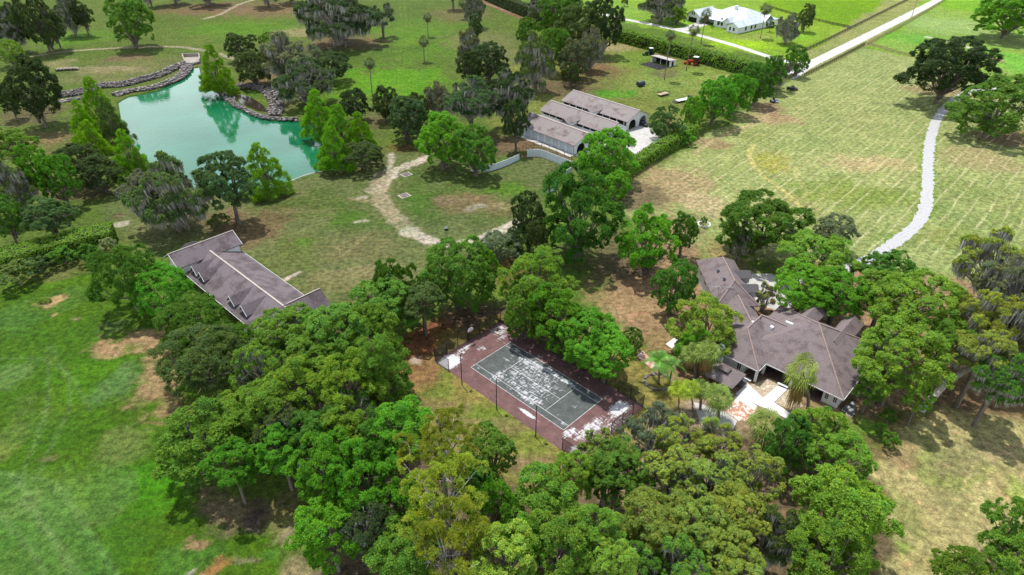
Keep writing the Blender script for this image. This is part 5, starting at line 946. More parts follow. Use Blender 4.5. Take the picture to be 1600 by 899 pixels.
# palms
def fan_mesh(rg, n, dead, L0=1.15, zspan=(-.55, 1.45)):
    Vs = []; cs = []; Fs = []; k = 0
    for i in range(n):
        az = i * 2.4 + rg.uniform(-.2, .2); el = math.asin(rg.uniform(math.sin(zspan[0]), .995)) if not dead else rg.uniform(-1.35, -.75)
        pd = np.array([math.cos(az) * math.cos(el), math.sin(az) * math.cos(el), math.sin(el)]); pl = L0 * rg.uniform(.75, 1.05) * (1 if not dead else .7); hub = pd * pl
        side = np.array([-math.sin(az), math.cos(az), 0]); nrm = np.cross(pd, side); v = rg.uniform(.75, 1.2); c = np.array([v, v, v])
        w0 = .025; Vs += [-side * w0, side * w0, hub + side * w0, hub - side * w0]; Fs.append([k, k + 1, k + 2, k + 3]); cs += [c] * 4; k += 4
        nb = 11; r = rg.uniform(.8, 1.15)
        for j in range(nb):
            a = (j / (nb - 1) - .5) * 3.7; dr = pd * math.cos(a) + side * math.sin(a); dr = dr + nrm * (-.25 * abs(math.sin(a))) * (1 if nrm[2] > 0 else -1); m_ = hub + dr * r * .6; tip = hub + dr * r * rg.uniform(.85, 1.1) + np.array([0, 0, -.30 - .3 * rg.random()]) * r
            pw = np.cross(dr, nrm); pw = pw / (np.linalg.norm(pw) + 1e-6) * .05; vj = c * rg.uniform(.8, 1.2); Vs += [hub, m_ + pw, tip, m_ - pw]; Fs.append([k, k + 1, k + 2, k + 3]); cs += [vj] * 4; k += 4
    return np.array(Vs), np.array(Fs), np.array(cs)
def mkpalm(name, V, F, c):
    me = fast_mesh(name, V, F, c); me.materials.append(M_frond); return me
prg = np.random.default_rng(5)
SABAL = mkpalm('sabal_fronds', *fan_mesh(prg, 38, False)); SABAL_D = mkpalm('dead_fronds', *fan_mesh(prg, 14, True))
def feather_mesh(rg, n, L0=3.6):
    Vs = []; Fs = []; cs = []; k = 0
    for i in range(n):
        az = i * 2.4; el = rg.uniform(.15, 1.2); pts = []
        for s in np.linspace(0, 1, 9): r = L0 * s * math.cos(el) * (1 - .12 * s); z = L0 * (math.sin(el) * s - .75 * s * s * (1.1 - .3 * math.sin(el))); pts.append(np.array([math.cos(az) * r, math.sin(az) * r, z]))
        side = np.array([-math.sin(az), math.cos(az), 0]); v = rg.uniform(.8, 1.2)
        for j in range(8):
            a, b_ = pts[j], pts[j + 1]
            for q in range(4):
                for sg in (-1, 1):
                    p = a + (b_ - a) * q / 4; ll = .75 * math.sin(math.pi * (.12 + .85 * (j + q / 4) / 8)); tip = p + side * sg * ll + (b_ - a) * .5 + np.array([0, 0, -.25 * ll]); w0 = (b_ - a) * .13
                    Vs += [p, p + w0, tip, p - w0]; Fs.append([k, k + 1, k + 2, k + 3]); cs += [np.full(3, v * rg.uniform(.8, 1.2))] * 4; k += 4
    return np.array(Vs), np.array(Fs), np.array(cs)
QUEEN = mkpalm('feather_fronds', *feather_mesh(prg, 15))
def palm(ub, vb, ut, vt, rpx, label, group='tall cabbage palms', dead=1.0, H=None, queen=False, col_=(.085, .125, .030), dcol=(.17, .12, .07), name='cabbage_palm', base_r=.2, tall=1.0, skirt=1):
    x, y = G(ub, vb); h = H or (CAM_H - y * math.tan(dep(vt))); dpt = y * math.cos(PITCH) + (CAM_H - h) * math.sin(PITCH); ox = (ut - 800) / FPX * dpt - x; Rr = rpx * (1.3 if rpx < 12 else 1.25) * dpt / FPX
    e = empty(name, (x, y, 0), 0, label=label, cat='palm tree', group=group); s = Rr / (2.25 if not queen else 3.3)
    mb = MB(); pts = smooth_line([(0, 0, -.1), (ox * .25, 0, h * .4), (ox * .75, 0, h * .75), (ox, 0, h)], 4); mb.tube([tuple(p) for p in pts], [base_r * 1.3] + [base_r] * (len(pts) - 2) + [base_r * 1.1], 8); mb.build('trunk', M_ptrunk, e, True)
    for me, nm, cc, z_ in ((QUEEN if queen else SABAL, 'fronds', col_, 0),) + (((SABAL_D, 'dead_fronds', dcol, -.1),) if dead else ()):
        o = bpy.data.objects.new(nm, me); o.location = (ox, 0, h + z_); o.scale = (s, s, s * tall * (skirt if nm == 'dead_fronds' else 1)); o.rotation_euler = (0, 0, trg.uniform(0, 6)); o.color = (*cc, 1); link(o, e)
    return e

# ---- hedges: clipped or loose, leaf faces over a box
def hedge(name, pts, wd, ht, tint, label, group=None, z0=0.0, size=.30, dens=9, loose=.25, photo=True):
    P = [np.array(p, float) for p in (GP(pts) if photo else pts)]; rg = np.random.default_rng(len(label) * 7 + int(abs(P[0][0]) * 10)); Vs = []; Fs = []; cs = []; core = MB(); k = 0
    e = empty(name, (P[0][0], P[0][1], 0), 0, label=label, cat='hedge', group=group); O = np.array([P[0][0], P[0][1], 0])
    for a, b_ in zip(P[:-1], P[1:]):
        d = b_ - a; Ln = np.hypot(*d); d = d / Ln; nn = np.array([-d[1], d[0]]); q = wd / 2 - .35
        core.add([(*(a + nn * q - O[:2]), z0), (*(a - nn * q - O[:2]), z0), (*(b_ - nn * q - O[:2]), z0), (*(b_ + nn * q - O[:2]), z0), (*(a + nn * q - O[:2]), ht - .35), (*(a - nn * q - O[:2]), ht - .35), (*(b_ - nn * q - O[:2]), ht - .35), (*(b_ + nn * q - O[:2]), ht - .35)],
                 [(0, 1, 2, 3), (7, 6, 5, 4), (0, 4, 5, 1), (1, 5, 6, 2), (2, 6, 7, 3), (3, 7, 4, 0)])
        for face, area in (('top', Ln * wd), ('l', Ln * ht), ('r', Ln * ht), ('e', wd * ht), ('f', wd * ht)):
            n = int(area * dens); s_ = rg.uniform(0, Ln, n); u_ = rg.uniform(-.5, .5, n) * wd; z_ = rg.uniform(0, 1, n) * ht
            if face == 'top': z_ = np.full(n, ht); nr = np.tile([0, 0, 1.], (n, 1))
            elif face in 'lr': sg = 1 if face == 'l' else -1; u_ = np.full(n, sg * wd / 2.); nr = np.tile([nn[0] * sg, nn[1] * sg, .3], (n, 1))
            else: s_ = np.full(n, Ln if face == 'e' else 0.); nr = np.tile([d[0], d[1], .2] if face == 'e' else [-d[0], -d[1], .2], (n, 1))
            c = np.stack([a[0] + d[0] * s_ + nn[0] * u_, a[1] + d[1] * s_ + nn[1] * u_, z_], 1)
            bul = (fbm(c[:, 0] * .8 + 5, c[:, 1] * .8 + c[:, 2] * .9, 3) - .5) * 2 * loose; c = c + nr * (bul + rg.normal(size=n) * .07)[:, None]; c[:, 2] = np.maximum(c[:, 2], .1)
            nr = unit(nr + rg.normal(size=(n, 3)) * .5); t_ = unit(np.cross(nr, rg.normal(size=(n, 3)))); sz = size * rg.uniform(.6, 1.3, (n, 1)); V, F = quads(c - O, t_, np.cross(nr, t_), nr, sz, sz * .55)
            Vs.append(V); Fs.append(F + k); k += len(V); vv = 1 + rg.normal(size=(n, 1)) * .16; hh = rg.normal(size=(n, 1)) * .08; cs.append(np.repeat(np.concatenate([vv * (1 + hh), vv, vv * (1 - hh)], 1), 4, 0))
    me = fast_mesh('foliage', np.concatenate(Vs), np.concatenate(Fs), np.concatenate(cs).clip(.4, 1.8)); me.materials.append(M_leaf); o = link(bpy.data.objects.new('foliage', me), e); o.color = (*TINT[tint], 1)
    core.build('woody_core', mat('hedge_core', (.03, .035, .018), 1, var=.3, scale=3), e); return e
# ------------------------------------------------------------------ hedges
hedge('clipped_hedge', [(748, -6), (800, 17), (850, 36)], 5, 6.5, 'dk2', 'tall dark clipped hedge behind the reddish dirt track at the top of the photo', 'long boundary hedges', size=.42, dens=5, loose=1.0)
hedge('clipped_hedge', [(962, 62), (1046, 84), (1105, 99), (1182, 121)], 6, 5.6, 'br', 'long bright topped hedge between the tractor paddock and the pale farm lane', 'long boundary hedges', size=.42, dens=6, loose=1.3)
hedge('clipped_hedge', [(950, 292), (985, 270), (1022, 246), (1082, 212)], 4.0, 4.0, 'br', 'flat topped clipped hedge running from the big oak past the concrete stable yard', 'long boundary hedges', size=.32, dens=10, loose=.5)
hedge('clipped_hedge', [(-40, 437), (60, 409), (150, 385), (182, 380)], 6.5, 4.6, 'br', 'thick flat topped hedge at the left edge beside the golf lawn', 'long boundary hedges', size=.26, dens=14, loose=.15)

# ------------------------------------------------------------------ trees and bushes
G1 = 'oaks in the park beyond the pond'; G2 = 'trees round the pond'; G3 = 'trees beside the stable'; G4 = 'trees in the middle of the grounds'; G5 = 'woodland trees along the bottom'; G6 = 'trees round the brown roofed house'; G7 = 'bushes along the long barn'; G8 = 'trees in the pasture'; G9 = 'shade trees along the tractor paddock'
T = [
# top left park
('mossy', 16, 45, 24, 38, 19, 'dk', 'dark ragged oak cut by the left edge at the top, above a bush', G1, (4, 110)),
('bush', 14, 84, 22, 17, 6, 'br', 'bright green bush at the left edge below the dark ragged oak', G1, None),
('oak', 62, 38, 30, 36, 20, 'dk', 'dark oak by the pale path, leftmost of the pair above the log pile', G1, (72, 97)),
('mossy', 82, 40, 20, 34, 20, 'gr', 'grey trunked oak directly above the log pile', G1, (83, 87)),
('mossy', 106, 22, 22, 28, 20, 'gr', 'tall silvery moss hung oak, slim trunk standing on the pale path', G1, (105, 85)),
('oak', 128, 24, 16, 24, 18, 'dk', 'small dark oak with a leaning trunk right of the silvery moss oak', G1, (142, 64)),
('oak', 202, 34, 38, 34, 19, 'oak', 'round oak alone on the pale path, left of the pond weir', G1, (213, 79)),
('mossy', 228, -22, 20, 26, 22, 'dk', 'tree whose leaning trunk comes down at the top edge right of the round oak', G1, (241, 36)),
('mossy', 266, -26, 24, 26, 20, 'dk', 'tree above the top edge with a pair of trunks in brown leaf litter', G1, (266, 18)),
('mossy', 322, -18, 30, 22, 18, 'dk', 'dark crown hanging from the top edge beside a bare sandy track', G1, (326, 20)),
('mossy', 413, -26, 26, 28, 20, 'dk', 'thin trunked tree at the top edge, left one of two near the big mossy oak', G1, (412, 18)),
('oak', 449, -28, 24, 26, 20, 'dk', 'thick trunked tree at the top edge just left of the big mossy oak', G1, (447, 14)),
('mossy', 530, 26, 60, 46, 22, 'dk', 'very wide moss hung oak at the top, its trunk standing in a brown litter patch', G1, (555, 72)),
('sparse', 596, 26, 24, 16, 16, 'dk', 'low outstretched dark oak limb crown at the right side of the widest mossy oak', G1, (585, 50)),
('oak', 707, -16, 18, 16, 18, 'dk', 'small trunk at the top edge right of the farthest palm', G1, (708, 14)),
('mossy', 741, 14, 17, 22, 18, 'gr', 'thin mossy oak at the top right of the park, above the pair of rounded oaks', G1, (742, 62)),
('oak', 744, 42, 12, 18, 14, 'dk2', 'narrow dark oak crown below the thin mossy oak', G1, (746, 74)),
('mossy', 728, 76, 20, 28, 16, 'gr', 'grey mossy oak with pointed top, left of a round dark oak in the park', G1, None),
('oak', 762, 98, 32, 27, 15, 'dk2', 'round dark oak with grey trunks showing beside a bare dirt patch', G1, None),
('oak', 736, 108, 20, 22, 14, 'dk', 'dark crown squeezed between the mossy pointed oak and the stable oaks', G1, None),
# around pond
('oak', 374, 73, 25, 19, 9, 'dk2', 'small grey green oak on the path at the head of the pond', G2, (380, 97)),
('oak', 396, 107, 28, 24, 11, 'dk2', 'dark oak between the weir cypress and the wide mossy oak', G2, None),
('cypress', 334, 108, 28, 33, 14, 'cy', 'bright conical cypress standing alone at the weir end of the pond', G2, None),
('mossy', 452, 92, 50, 34, 17, 'gr', 'wide grey moss draped oak above the ring of rocks', G2, None),
('mossy', 476, 128, 44, 32, 15, 'dk', 'dark lower crown of moss draped oak just right of the rock ring', G2, None),
('oak', 514, 104, 34, 16, 12, 'dk', 'dark spreading crown right of the grey draped oak, its limb over the lawn', G2, None),
('oak', 422, 70, 16, 16, 10, 'br', 'bright green crown rising behind the grey draped oak', G2, None),
('cypress', 496, 178, 30, 34, 14, 'cy', 'bright cypress at the right bank nearest the stone bank end', G2, None),
('cypress', 530, 200, 34, 36, 14, 'cy', 'second bright cypress of the right bank, behind the lowest one', G2, None),
('cypress', 520, 232, 30, 32, 11, 'cy', 'lowest bright cypress of the right bank, overhanging the water', G2, None),
('cypress', 562, 208, 26, 30, 11, 'cy', 'yellow green cypress farthest from the water on the right bank', G2, None),
('bush', 566, 243, 34, 22, 6, 'dk2', 'grey green rounded bush at the right end of the pond beside the sandy fork', G2, None),
('oak', 553, 165, 24, 22, 9, 'dk2', 'dull green round oak behind the right bank cypresses, leftmost of the row under the palm', G2, None),
('oak', 602, 163, 24, 24, 10, 'dk2', 'dull round oak, second of the row right of the palm foot', G2, None),
('oak', 636, 186, 34, 32, 13, 'dk2', 'broad dull oak in front of the row, above the sandy fork', G2, None),
('mossy', 682, 158, 24, 24, 14, 'gr', 'grey mossy oak at the right end of the dull oak row', G2, None),
('oak', 652, 172, 22, 22, 12, 'dk', 'dark oak between the broad dull oak and the grey mossy oak', G2, None),
('cypress', 150, 160, 28, 38, 16, 'cy', 'tallest bright cypress on the left bank below the rock wall', G2, None),
('cypress', 172, 188, 24, 32, 13, 'bu', 'dark lower cypress on the left bank at the water', G2, None),
('cypress', 128, 190, 22, 30, 12, 'cy', 'bright cypress in front of the tallest one on the left bank', G2, None),
('cypress', 140, 214, 26, 26, 10, 'cy', 'short bright cypress at the foot of the left bank group', G2, None),
('cypress', 200, 240, 28, 34, 12, 'cy', 'bright cypress alone on the near left shore, above the mossy oak', G2, None),
('cypress', 218, 258, 16, 24, 9, 'br', 'small cypress on the right flank of the near left shore cypress', G2, None),
('oak', 50, 143, 42, 46, 17, 'dk', 'blue green oak with ragged crown alone left of the bank cypresses', G2, (60, 203)),
('oak', 14, 158, 18, 20, 12, 'dk', 'small dark crown at the left edge beside the blue green oak', G2, (10, 205)),
('oak', 128, 252, 36, 26, 12, 'dk2', 'dull dark bushy oak left of the near shore cypress', G2, None),
('oak', 158, 272, 34, 28, 11, 'dk2', 'lower dull dark oak over brown litter left of the near shore cypress', G2, None),
('maple', 20, 228, 34, 24, 16, 'br', 'light green tree top at the left edge below the small dark crown', G2, None),
('maple', 54, 262, 26, 44, 18, 'mp', 'tall bright columnar tree in the left edge group', G2, None),
('mossy', 16, 290, 34, 40, 17, 'bu', 'dull moss hung tree at the left edge beside the columnar tree', G2, None),
('oak', 90, 282, 28, 34, 15, 'mp', 'green oak right of the columnar tree at the left', G2, None),
('oak', 8, 342, 30, 32, 14, 'bk', 'dark green tree at the left edge just above the flat hedge', G2, None),
('oak', 78, 338, 42, 30, 12, 'bu', 'round soft oak just above the flat topped left hedge', G2, None),
('mossy', 262, 304, 58, 56, 18, 'bu', 'big moss hung oak at the corner of the long barn by the pond', G2, (287, 377)),
('mossy', 218, 292, 36, 24, 15, 'gr', 'pale grey mossy limb crown reaching left from the big barn corner oak', G2, None),
('oak', 356, 284, 44, 40, 19, 'bu', 'dark oak with bare trunk between the pond and the long barn', G2, (361, 352)),
('cypress', 410, 262, 36, 38, 13, 'cy', 'bright cypress at the near end of the pond, right of the dark barn oak', G2, None),
('shrub', 342, 345, 18, 8, 4, 'bu', 'thin low sapling left of the bare trunk behind the barn', G2, None),
# stable side
('mossy', 735, 158, 44, 32, 20, 'bu', 'moss hung oak with light green top, left of two beside the stable end', G3, (768, 232)),
('mossy', 796, 150, 36, 42, 22, 'dk', 'tall dark moss hung oak over the near end of the stable roof', G3, (782, 228)),
('oak', 806, 188, 22, 30, 17, 'dk', 'dark oak with one slim trunk touching the stable roof end', G3, (798, 232)),
('oak', 690, 222, 42, 40, 17, 'mp', 'leafy round oak with bare trunk by the curved white fence, left of two', G3, (686, 287)),
('oak', 742, 236, 34, 34, 15, 'bk', 'leafy dark oak by the curved white fence, right of two', G3, (724, 272)),
('oak', 946, 246, 46, 38, 13, 'mp', 'round bright oak in front of the stable arches', G3, None),
('oak', 962, 290, 26, 22, 8, 'mp', 'lower green oak crown at the end of the flat topped hedge', G3, None),
('mossy', 838, 98, 30, 44, 18, 'bu', 'tall mossy oak with bare limbs on the left of the paddock oaks', G9, (850, 140)),
('oak', 822, 52, 16, 22, 14, 'bk', 'small dark oak sticking out toward the lawn, leftmost of the paddock oaks', G9, None),
('oak', 872, 24, 38, 34, 18, 'bk', 'green oak at the top of the paddock oaks by the dark hedge', G9, None),
('oak', 902, 44, 40, 34, 18, 'bu', 'dull round oak in the middle of the paddock oaks', G9, None),
('oak', 944, 40, 28, 40, 18, 'dk', 'dark tall oak with a bare trunk at the right end of the paddock oaks', G9, (935, 98)),
('mossy', 922, 76, 22, 30, 14, 'gr', 'grey mossy oak in front of the tall bare trunked oak', G9, (912, 112)),
('oak', 898, 92, 26, 26, 12, 'gr', 'grey green oak low in the paddock oaks', G9, None),
('oak', 894, 116, 18, 16, 7, 'dk', 'lowest small dark oak of the paddock oaks', G9, None),
('oak', 862, 78, 26, 30, 14, 'bk', 'green oak behind the tall mossy one of the paddock', G9, None),
('mossy', 850, 6, 26, 18, 18, 'dk', 'mossy crown at the top edge above the dirt track', G9, None),
('oak', 1118, 158, 34, 32, 12, 'mp', 'bright round oak next to the flatbed trailer', G9, None),
('oak', 1084, 178, 18, 24, 10, 'mp', 'narrow bright oak at the left end of the row below the flatbed trailer', G9, (1092, 214)),
('oak', 1150, 148, 28, 28, 12, 'mp', 'bright round oak, third in the row from the flatbed trailer', G9, None),
('oak', 1184, 130, 26, 28, 11, 'bk', 'dark green round oak above the blue mower', G9, None),
('oak', 1206, 116, 20, 24, 11, 'bk', 'darker oak at the end of the long bright topped hedge', G9, None),
('sparse', 1222, 114, 20, 22, 11, 'gr', 'dusty green thin tree between the last hedge oak and the road', G9, None),
('oak', 1246, 96, 18, 20, 12, 'bk', 'dark oak beside the farm road, its shade over a black utility vehicle', G9, (1240, 138)),
('maple', 1040, 194, 28, 24, 11, 'bu', 'dull green tree with leaning limbs at the corner of the concrete yard', G9, (1042, 240)),
('shrub', 1072, 216, 16, 10, 4, 'mp', 'low green shrubs at the hedge beside the concrete yard', G9, None),
# top right
('mossy', 1035, 8, 34, 22, 13, 'dk2', 'dark oak beside the garage of the white house at the top edge', G8, None),
('oak', 1058, 24, 16, 12, 7, 'br', 'bright bush crown just left of the white garage', G8, None),
('shrub', 976, 4, 6, 5, 3.5, 'dk', 'tiny dark clipped shrub at the top edge left of the oak by the white house', G8, None),
('mossy', 1232, 44, 20, 20, 12, 'gr', 'grey mossy tree on the lawn right of the white house', G8, (1232, 66)),
('oak', 1260, 28, 14, 24, 13, 'dk2', 'slim green tree behind the grey mossy tree on the lawn', G8, (1254, 60)),
('shrub', 1204, 42, 6, 7, 5, 'dk2', 'narrow shrub on the lawn between the white house and the mossy tree', G8, None),
('oak', 1580, 22, 56, 30, 14, 'mp', 'wide oak at the top right corner with its shade on the field', G8, None),
('oak', 1482, 108, 68, 44, 15, 'dk', 'very large round dark oak over the gravel path', G8, (1476, 150)),
('oak', 1556, 170, 68, 42, 13, 'oak', 'wide lighter oak at the right edge beside the gravel path', G8, None),
# middle
('maple', 905, 340, 64, 66, 20, 'bk', 'largest broad leaved tree in the centre with big glossy leaves', G4, None),
('oak', 826, 338, 26, 42, 15, 'dk', 'narrow dark oak on the left side of the largest centre tree', G4, None),
('oak', 838, 368, 18, 28, 12, 'dk', 'dark lower crown between the narrow dark oak and the centre tree', G4, None),
('maple', 1012, 378, 48, 50, 16, 'mp', 'broad leaved tree right of the largest centre tree', G4, None),
('maple', 1068, 362, 24, 28, 12, 'bk', 'darker tree on the right flank of the second broad leaved tree', G4, None),
('oak', 1052, 450, 35, 42, 12, 'bk', 'rounded dark tree directly left of the house wing', G4, None),
('shrub', 1100, 346, 6, 8, 2.8, 'bk', 'small clipped bush in a pale ring on the lawn above the house', G4, None),
('oak', 1186, 350, 66, 48, 15, 'bk', 'large dark green oak behind the garage wing', G6, None),
('sparse', 1156, 384, 20, 24, 9, 'gr', 'silvery shrub tree in front of the large dark oak behind the garage wing', G6, None),
('oak', 1306, 362, 32, 22, 9, 'gr', 'small grey green round tree at the pasture edge above the bright oaks', G6, None),
('oak', 1282, 410, 60, 38, 14, 'br', 'bright yellow green oak left of where the gravel path ends', G6, None),
('oak', 1256, 448, 46, 34, 12, 'mp', 'green oak over the garage forecourt', G6, None),
('oak', 1310, 462, 52, 36, 12, 'mp', 'green oak over the back dormers of the house', G6, None),
('oak', 1394, 424, 44, 30, 12, 'bk', 'dark oak right of where the gravel path ends', G6, None),
('oak', 1382, 460, 40, 34, 14, 'br', 'bright oak in front of the dark one at the path end', G6, None),
('oak', 1432, 478, 62, 44, 18, 'br', 'big bright oak, upper crown of the pair right of the house', G6, None),
('oak', 1404, 560, 74, 62, 17, 'br', 'biggest bright oak touching the right corner of the house roof', G6, (1418, 642)),
('oak', 1478, 536, 32, 34, 15, 'br', 'bright oak crown between the biggest one and the grey mossy oaks', G6, None),
('mossy', 1560, 420, 64, 56, 20, 'ol', 'olive mossy oak at the right edge, topmost of the mossy group', G6, None),
('mossy', 1528, 500, 48, 50, 18, 'ol', 'olive moss hung oak left of the right edge group, over the leaning trunk', G6, None),
('mossy', 1588, 520, 52, 56, 19, 'ol', 'olive moss hung oak cut by the right edge, in the middle of the mossy group', G6, None),
('mossy', 1592, 452, 56, 48, 20, 'gr', 'grey mossy oak at the right edge, second from the top of the mossy group', G6, None),
('mossy', 1538, 548, 46, 40, 17, 'ol', 'olive mossy oak spreading over the top of the leaning trunk', G6, None),
('mossy', 1562, 590, 46, 44, 16, 'bk', 'green mossy oak hanging lowest at the right edge', G6, None),
('maple', 1362, 606, 26, 26, 9, 'br', 'bright low branch tree at the right corner wall of the house', G6, None),
('shrub', 1434, 628, 22, 26, 9, 'br', 'leafy green growth at the foot of the leaning trunk', G6, None),
('sparse', 1194, 466, 20, 22, 6, 'pale', 'pale flowering shrub in the angle behind the roof valley', G6, None),
('maple', 1104, 508, 54, 48, 12, 'li', 'light feathery green tree left of the house roof', G6, None),
('maple', 1084, 545, 30, 30, 8, 'mp', 'green lower tree below the light feathery one', G6, None),
('shrub', 1392, 690, 15, 14, 3.2, 'bk', 'small round shrub on the lower right lawn, nearest the viewer of three', 'small shrubs on the lawn', None),
('shrub', 1375, 672, 12, 12, 2.8, 'bk', 'small round shrub on the lower right lawn, farthest left of three', 'small shrubs on the lawn', None),
('shrub', 1390, 652, 13, 13, 3, 'bk', 'small round shrub on the lower right lawn, closest to the big bright oak', 'small shrubs on the lawn', None),
('oak', 715, 430, 58, 56, 15, 'oak', 'round bright oak in the middle above the rusty bare ground', G4, None),
('oak', 752, 420, 26, 36, 13, 'mp', 'bright crown on the right side of the round middle oak', G4, None),
('maple', 622, 448, 34, 46, 13, 'bk', 'dull oak left of the round middle oak', G4, None),
('oak', 660, 470, 40, 30, 12, 'bu', 'dull low oak below the round middle oak', G4, None),
('oak', 590, 482, 56, 26, 12, 'oak', 'wide low oak between the barn end and the middle oaks', G4, None),
('bush', 780, 384, 34, 24, 6, 'gr', 'olive grey bush beside the white sand drive', G4, None),
('bush', 812, 376, 22, 22, 6, 'dk2', 'second olive grey bush, against the narrow dark oak', G4, None),
('maple', 838, 436, 56, 48, 15, 'br', 'yellow green spreading tree at the upper corner of the tennis court', G4, None),
('maple', 820, 490, 36, 40, 12, 'br', 'yellow green tree leaning over the upper court fence corner', G4, None),
('maple', 868, 498, 46, 44, 13, 'mp', 'bright tree along the court side, second from the fence corner', G4, None),
('oak', 912, 530, 54, 46, 12, 'mp', 'bright rounded tree in the middle of the court side row', G4, None),
('oak', 948, 552, 46, 38, 11, 'mp', 'bright rounded tree at the right end of the court side row', G4, None),
('bush', 990, 533, 15, 18, 5, 'bk', 'small dark bush at the end of the court side row', G4, None),
# along barn
('bush', 196, 434, 52, 50, 9, 'bk', 'largest rounded bush left of the long barn', G7, None),
('bush', 250, 459, 44, 40, 8.5, 'mp', 'lighter bush, second in the row along the barn', G7, None),
('bush', 300, 502, 50, 42, 8.5, 'bk', 'dark green bush, third in the row along the barn', G7, None),
('bush', 316, 566, 66, 54, 11, 'bu', 'big dull rounded bush at the golf lawn, nearest the viewer in the barn row', G7, None),
('bush', 366, 542, 36, 34, 8, 'bk', 'dark bush between the barn row and the bottom woodland', G7, None),
('shrub', 98, 400, 22, 15, 3.5, 'bk', 'loose shrub in front of the left hedge, middle of three', 'loose shrubs before the left hedge', None),
('shrub', 58, 414, 22, 14, 3.2, 'bu', 'loose shrub in front of the left hedge, left of three', 'loose shrubs before the left hedge', None),
('shrub', 26, 428, 30, 16, 4, 'bu', 'spreading shrub at the left edge under the hedge', 'loose shrubs before the left hedge', None),
('shrub', 140, 398, 20, 16, 4, 'bk', 'loose shrub in front of the left hedge, right of three', 'loose shrubs before the left hedge', None),
('shrub', 168, 388, 16, 15, 5, 'pale', 'pale frosted shrub at the end of the left hedge', 'loose shrubs before the left hedge', None),
# woodland bottom
('oak', 450, 524, 58, 46, 15, 'oak', 'green oak covering the near corner of the barn roof', G5, None),
('oak', 520, 522, 58, 48, 18, 'oak', 'rounded oak at the top of the woodland below the barn end', G5, None),
('oak', 584, 540, 52, 54, 17, 'oak', 'rounded oak at the top right of the woodland beside the rusty ground', G5, None),
('oak', 486, 560, 44, 36, 16, 'oak', 'green oak in the middle of the upper woodland, below the barn end', G5, None),
('maple', 438, 700, 44, 40, 13, 'mp', 'green tree over the path side of the purple grey mulch patch', G5, None),
('maple', 590, 700, 40, 40, 16, 'bk', 'dark leafy tree between the emerald pair and the farthest pine', G5, None),
('oak', 742, 760, 38, 36, 13, 'bk', 'dark low oak right of the farthest pine', G5, None),
('oak', 824, 852, 40, 40, 15, 'mp', 'green oak at the bottom between the light green and feathery trees', G5, None),
('maple', 540, 680, 40, 36, 15, 'br', 'bright tree just above the emerald pair in the woodland', G5, None),
('mossy', 414, 576, 46, 46, 15, 'oak', 'mottled oak at the left of the woodland near the big dull bush', G5, None),
('maple', 470, 606, 56, 50, 17, 'br', 'bright leafy tree in the upper left of the woodland', G5, None),
('maple', 548, 600, 50, 48, 19, 'br', 'bright leafy tree in the middle of the upper woodland', G5, None),
('maple', 580, 560, 34, 34, 21, 'br', 'tallest bright tree top poking up in the upper woodland', G5, None),
('sparse', 550, 650, 44, 36, 15, 'bk', 'thin tree with bare pale limbs in the middle of the woodland', G5, None),
('oak', 608, 606, 42, 42, 15, 'oak', 'oak at the woodland edge facing the tennis court corner', G5, None),
('maple', 330, 690, 80, 46, 13, 'br', 'bright tree with branches reaching over the golf lawn', G5, (392, 785)),
('maple', 362, 724, 40, 36, 12, 'mp', 'bright lower crown over the purple grey mulch patch', G5, None),
('maple', 402, 640, 58, 46, 15, 'br', 'bright tree above the mulch patch at the left of the woodland', G5, None),
('mossy', 450, 660, 46, 40, 14, 'dk', 'dark mossy hollow tree behind the bright left woodland trees', G5, None),
('oak', 492, 680, 44, 40, 14, 'bk', 'dark green oak in the left centre of the woodland', G5, None),
('maple', 514, 728, 56, 54, 17, 'mp', 'emerald leafy tree beside the bare ground at the lower left', G5, None),
('maple', 566, 750, 52, 54, 17, 'mp', 'emerald leafy tree, right half of the lower left pair', G5, None),
('maple', 514, 830, 54, 36, 13, 'mp', 'emerald low branches at the lower left edge of the woodland', G5, (566, 890)),
('mossy', 574, 822, 40, 36, 13, 'dk', 'dark mossy tree whose trunk shows at the bottom left', G5, None),
('maple', 628, 668, 52, 42, 18, 'mp', 'blue green leafy tree in the centre of the woodland', G5, None),
('pine', 688, 690, 58, 46, 21, 'pi', 'yellow olive pine farthest from the viewer', G5, None),
('oak', 764, 714, 46, 42, 14, 'oak', 'green oak pushing out toward the straw verge below the court', G5, None),
('pine', 694, 770, 74, 60, 23, 'pi', 'largest yellow olive pine in the middle of the bottom woodland', G5, None),
('pine', 700, 852, 62, 46, 20, 'pi', 'yellow olive pine nearest the bottom edge', G5, None),
('maple', 628, 790, 40, 48, 14, 'mp', 'green tree between the emerald pair and the largest pine', G5, None),
('maple', 632, 872, 56, 42, 13, 'br', 'bright tree at the bottom edge left of the nearest pine', G5, None),
('maple', 770, 800, 44, 52, 17, 'mp', 'bright green tree right of the largest pine', G5, None),
('maple', 790, 872, 58, 46, 17, 'li', 'light green tree at the bottom edge right of the nearest pine', G5, None),
('maple', 846, 792, 56, 50, 17, 'br', 'bright tree below the straw verge, left of the tallest round one', G5, None),
('oak', 888, 750, 34, 36, 16, 'br', 'round bright tree top just below the near court corner', G5, None),
('maple', 874, 856, 64, 50, 18, 'br', 'bright feathery tree at the bottom centre', G5, None),
('maple', 932, 840, 48, 46, 18, 'br', 'bright tree right of the feathery one at the bottom centre', G5, None),
('maple', 962, 880, 34, 40, 19, 'li', 'pale green tree top at the bottom edge, centre right', G5, None),
('mossy', 950, 714, 44, 36, 14, 'ol', 'olive grey oak covering the near corner of the tennis court', G5, None),
('oak', 966, 740, 54, 48, 15, 'oak', 'olive oak left of the thin grey mossy oaks', G5, None),
('sparse', 1018, 676, 50, 32, 12, 'gr', 'thin grey mossy oak just below the court right end', G5, None),
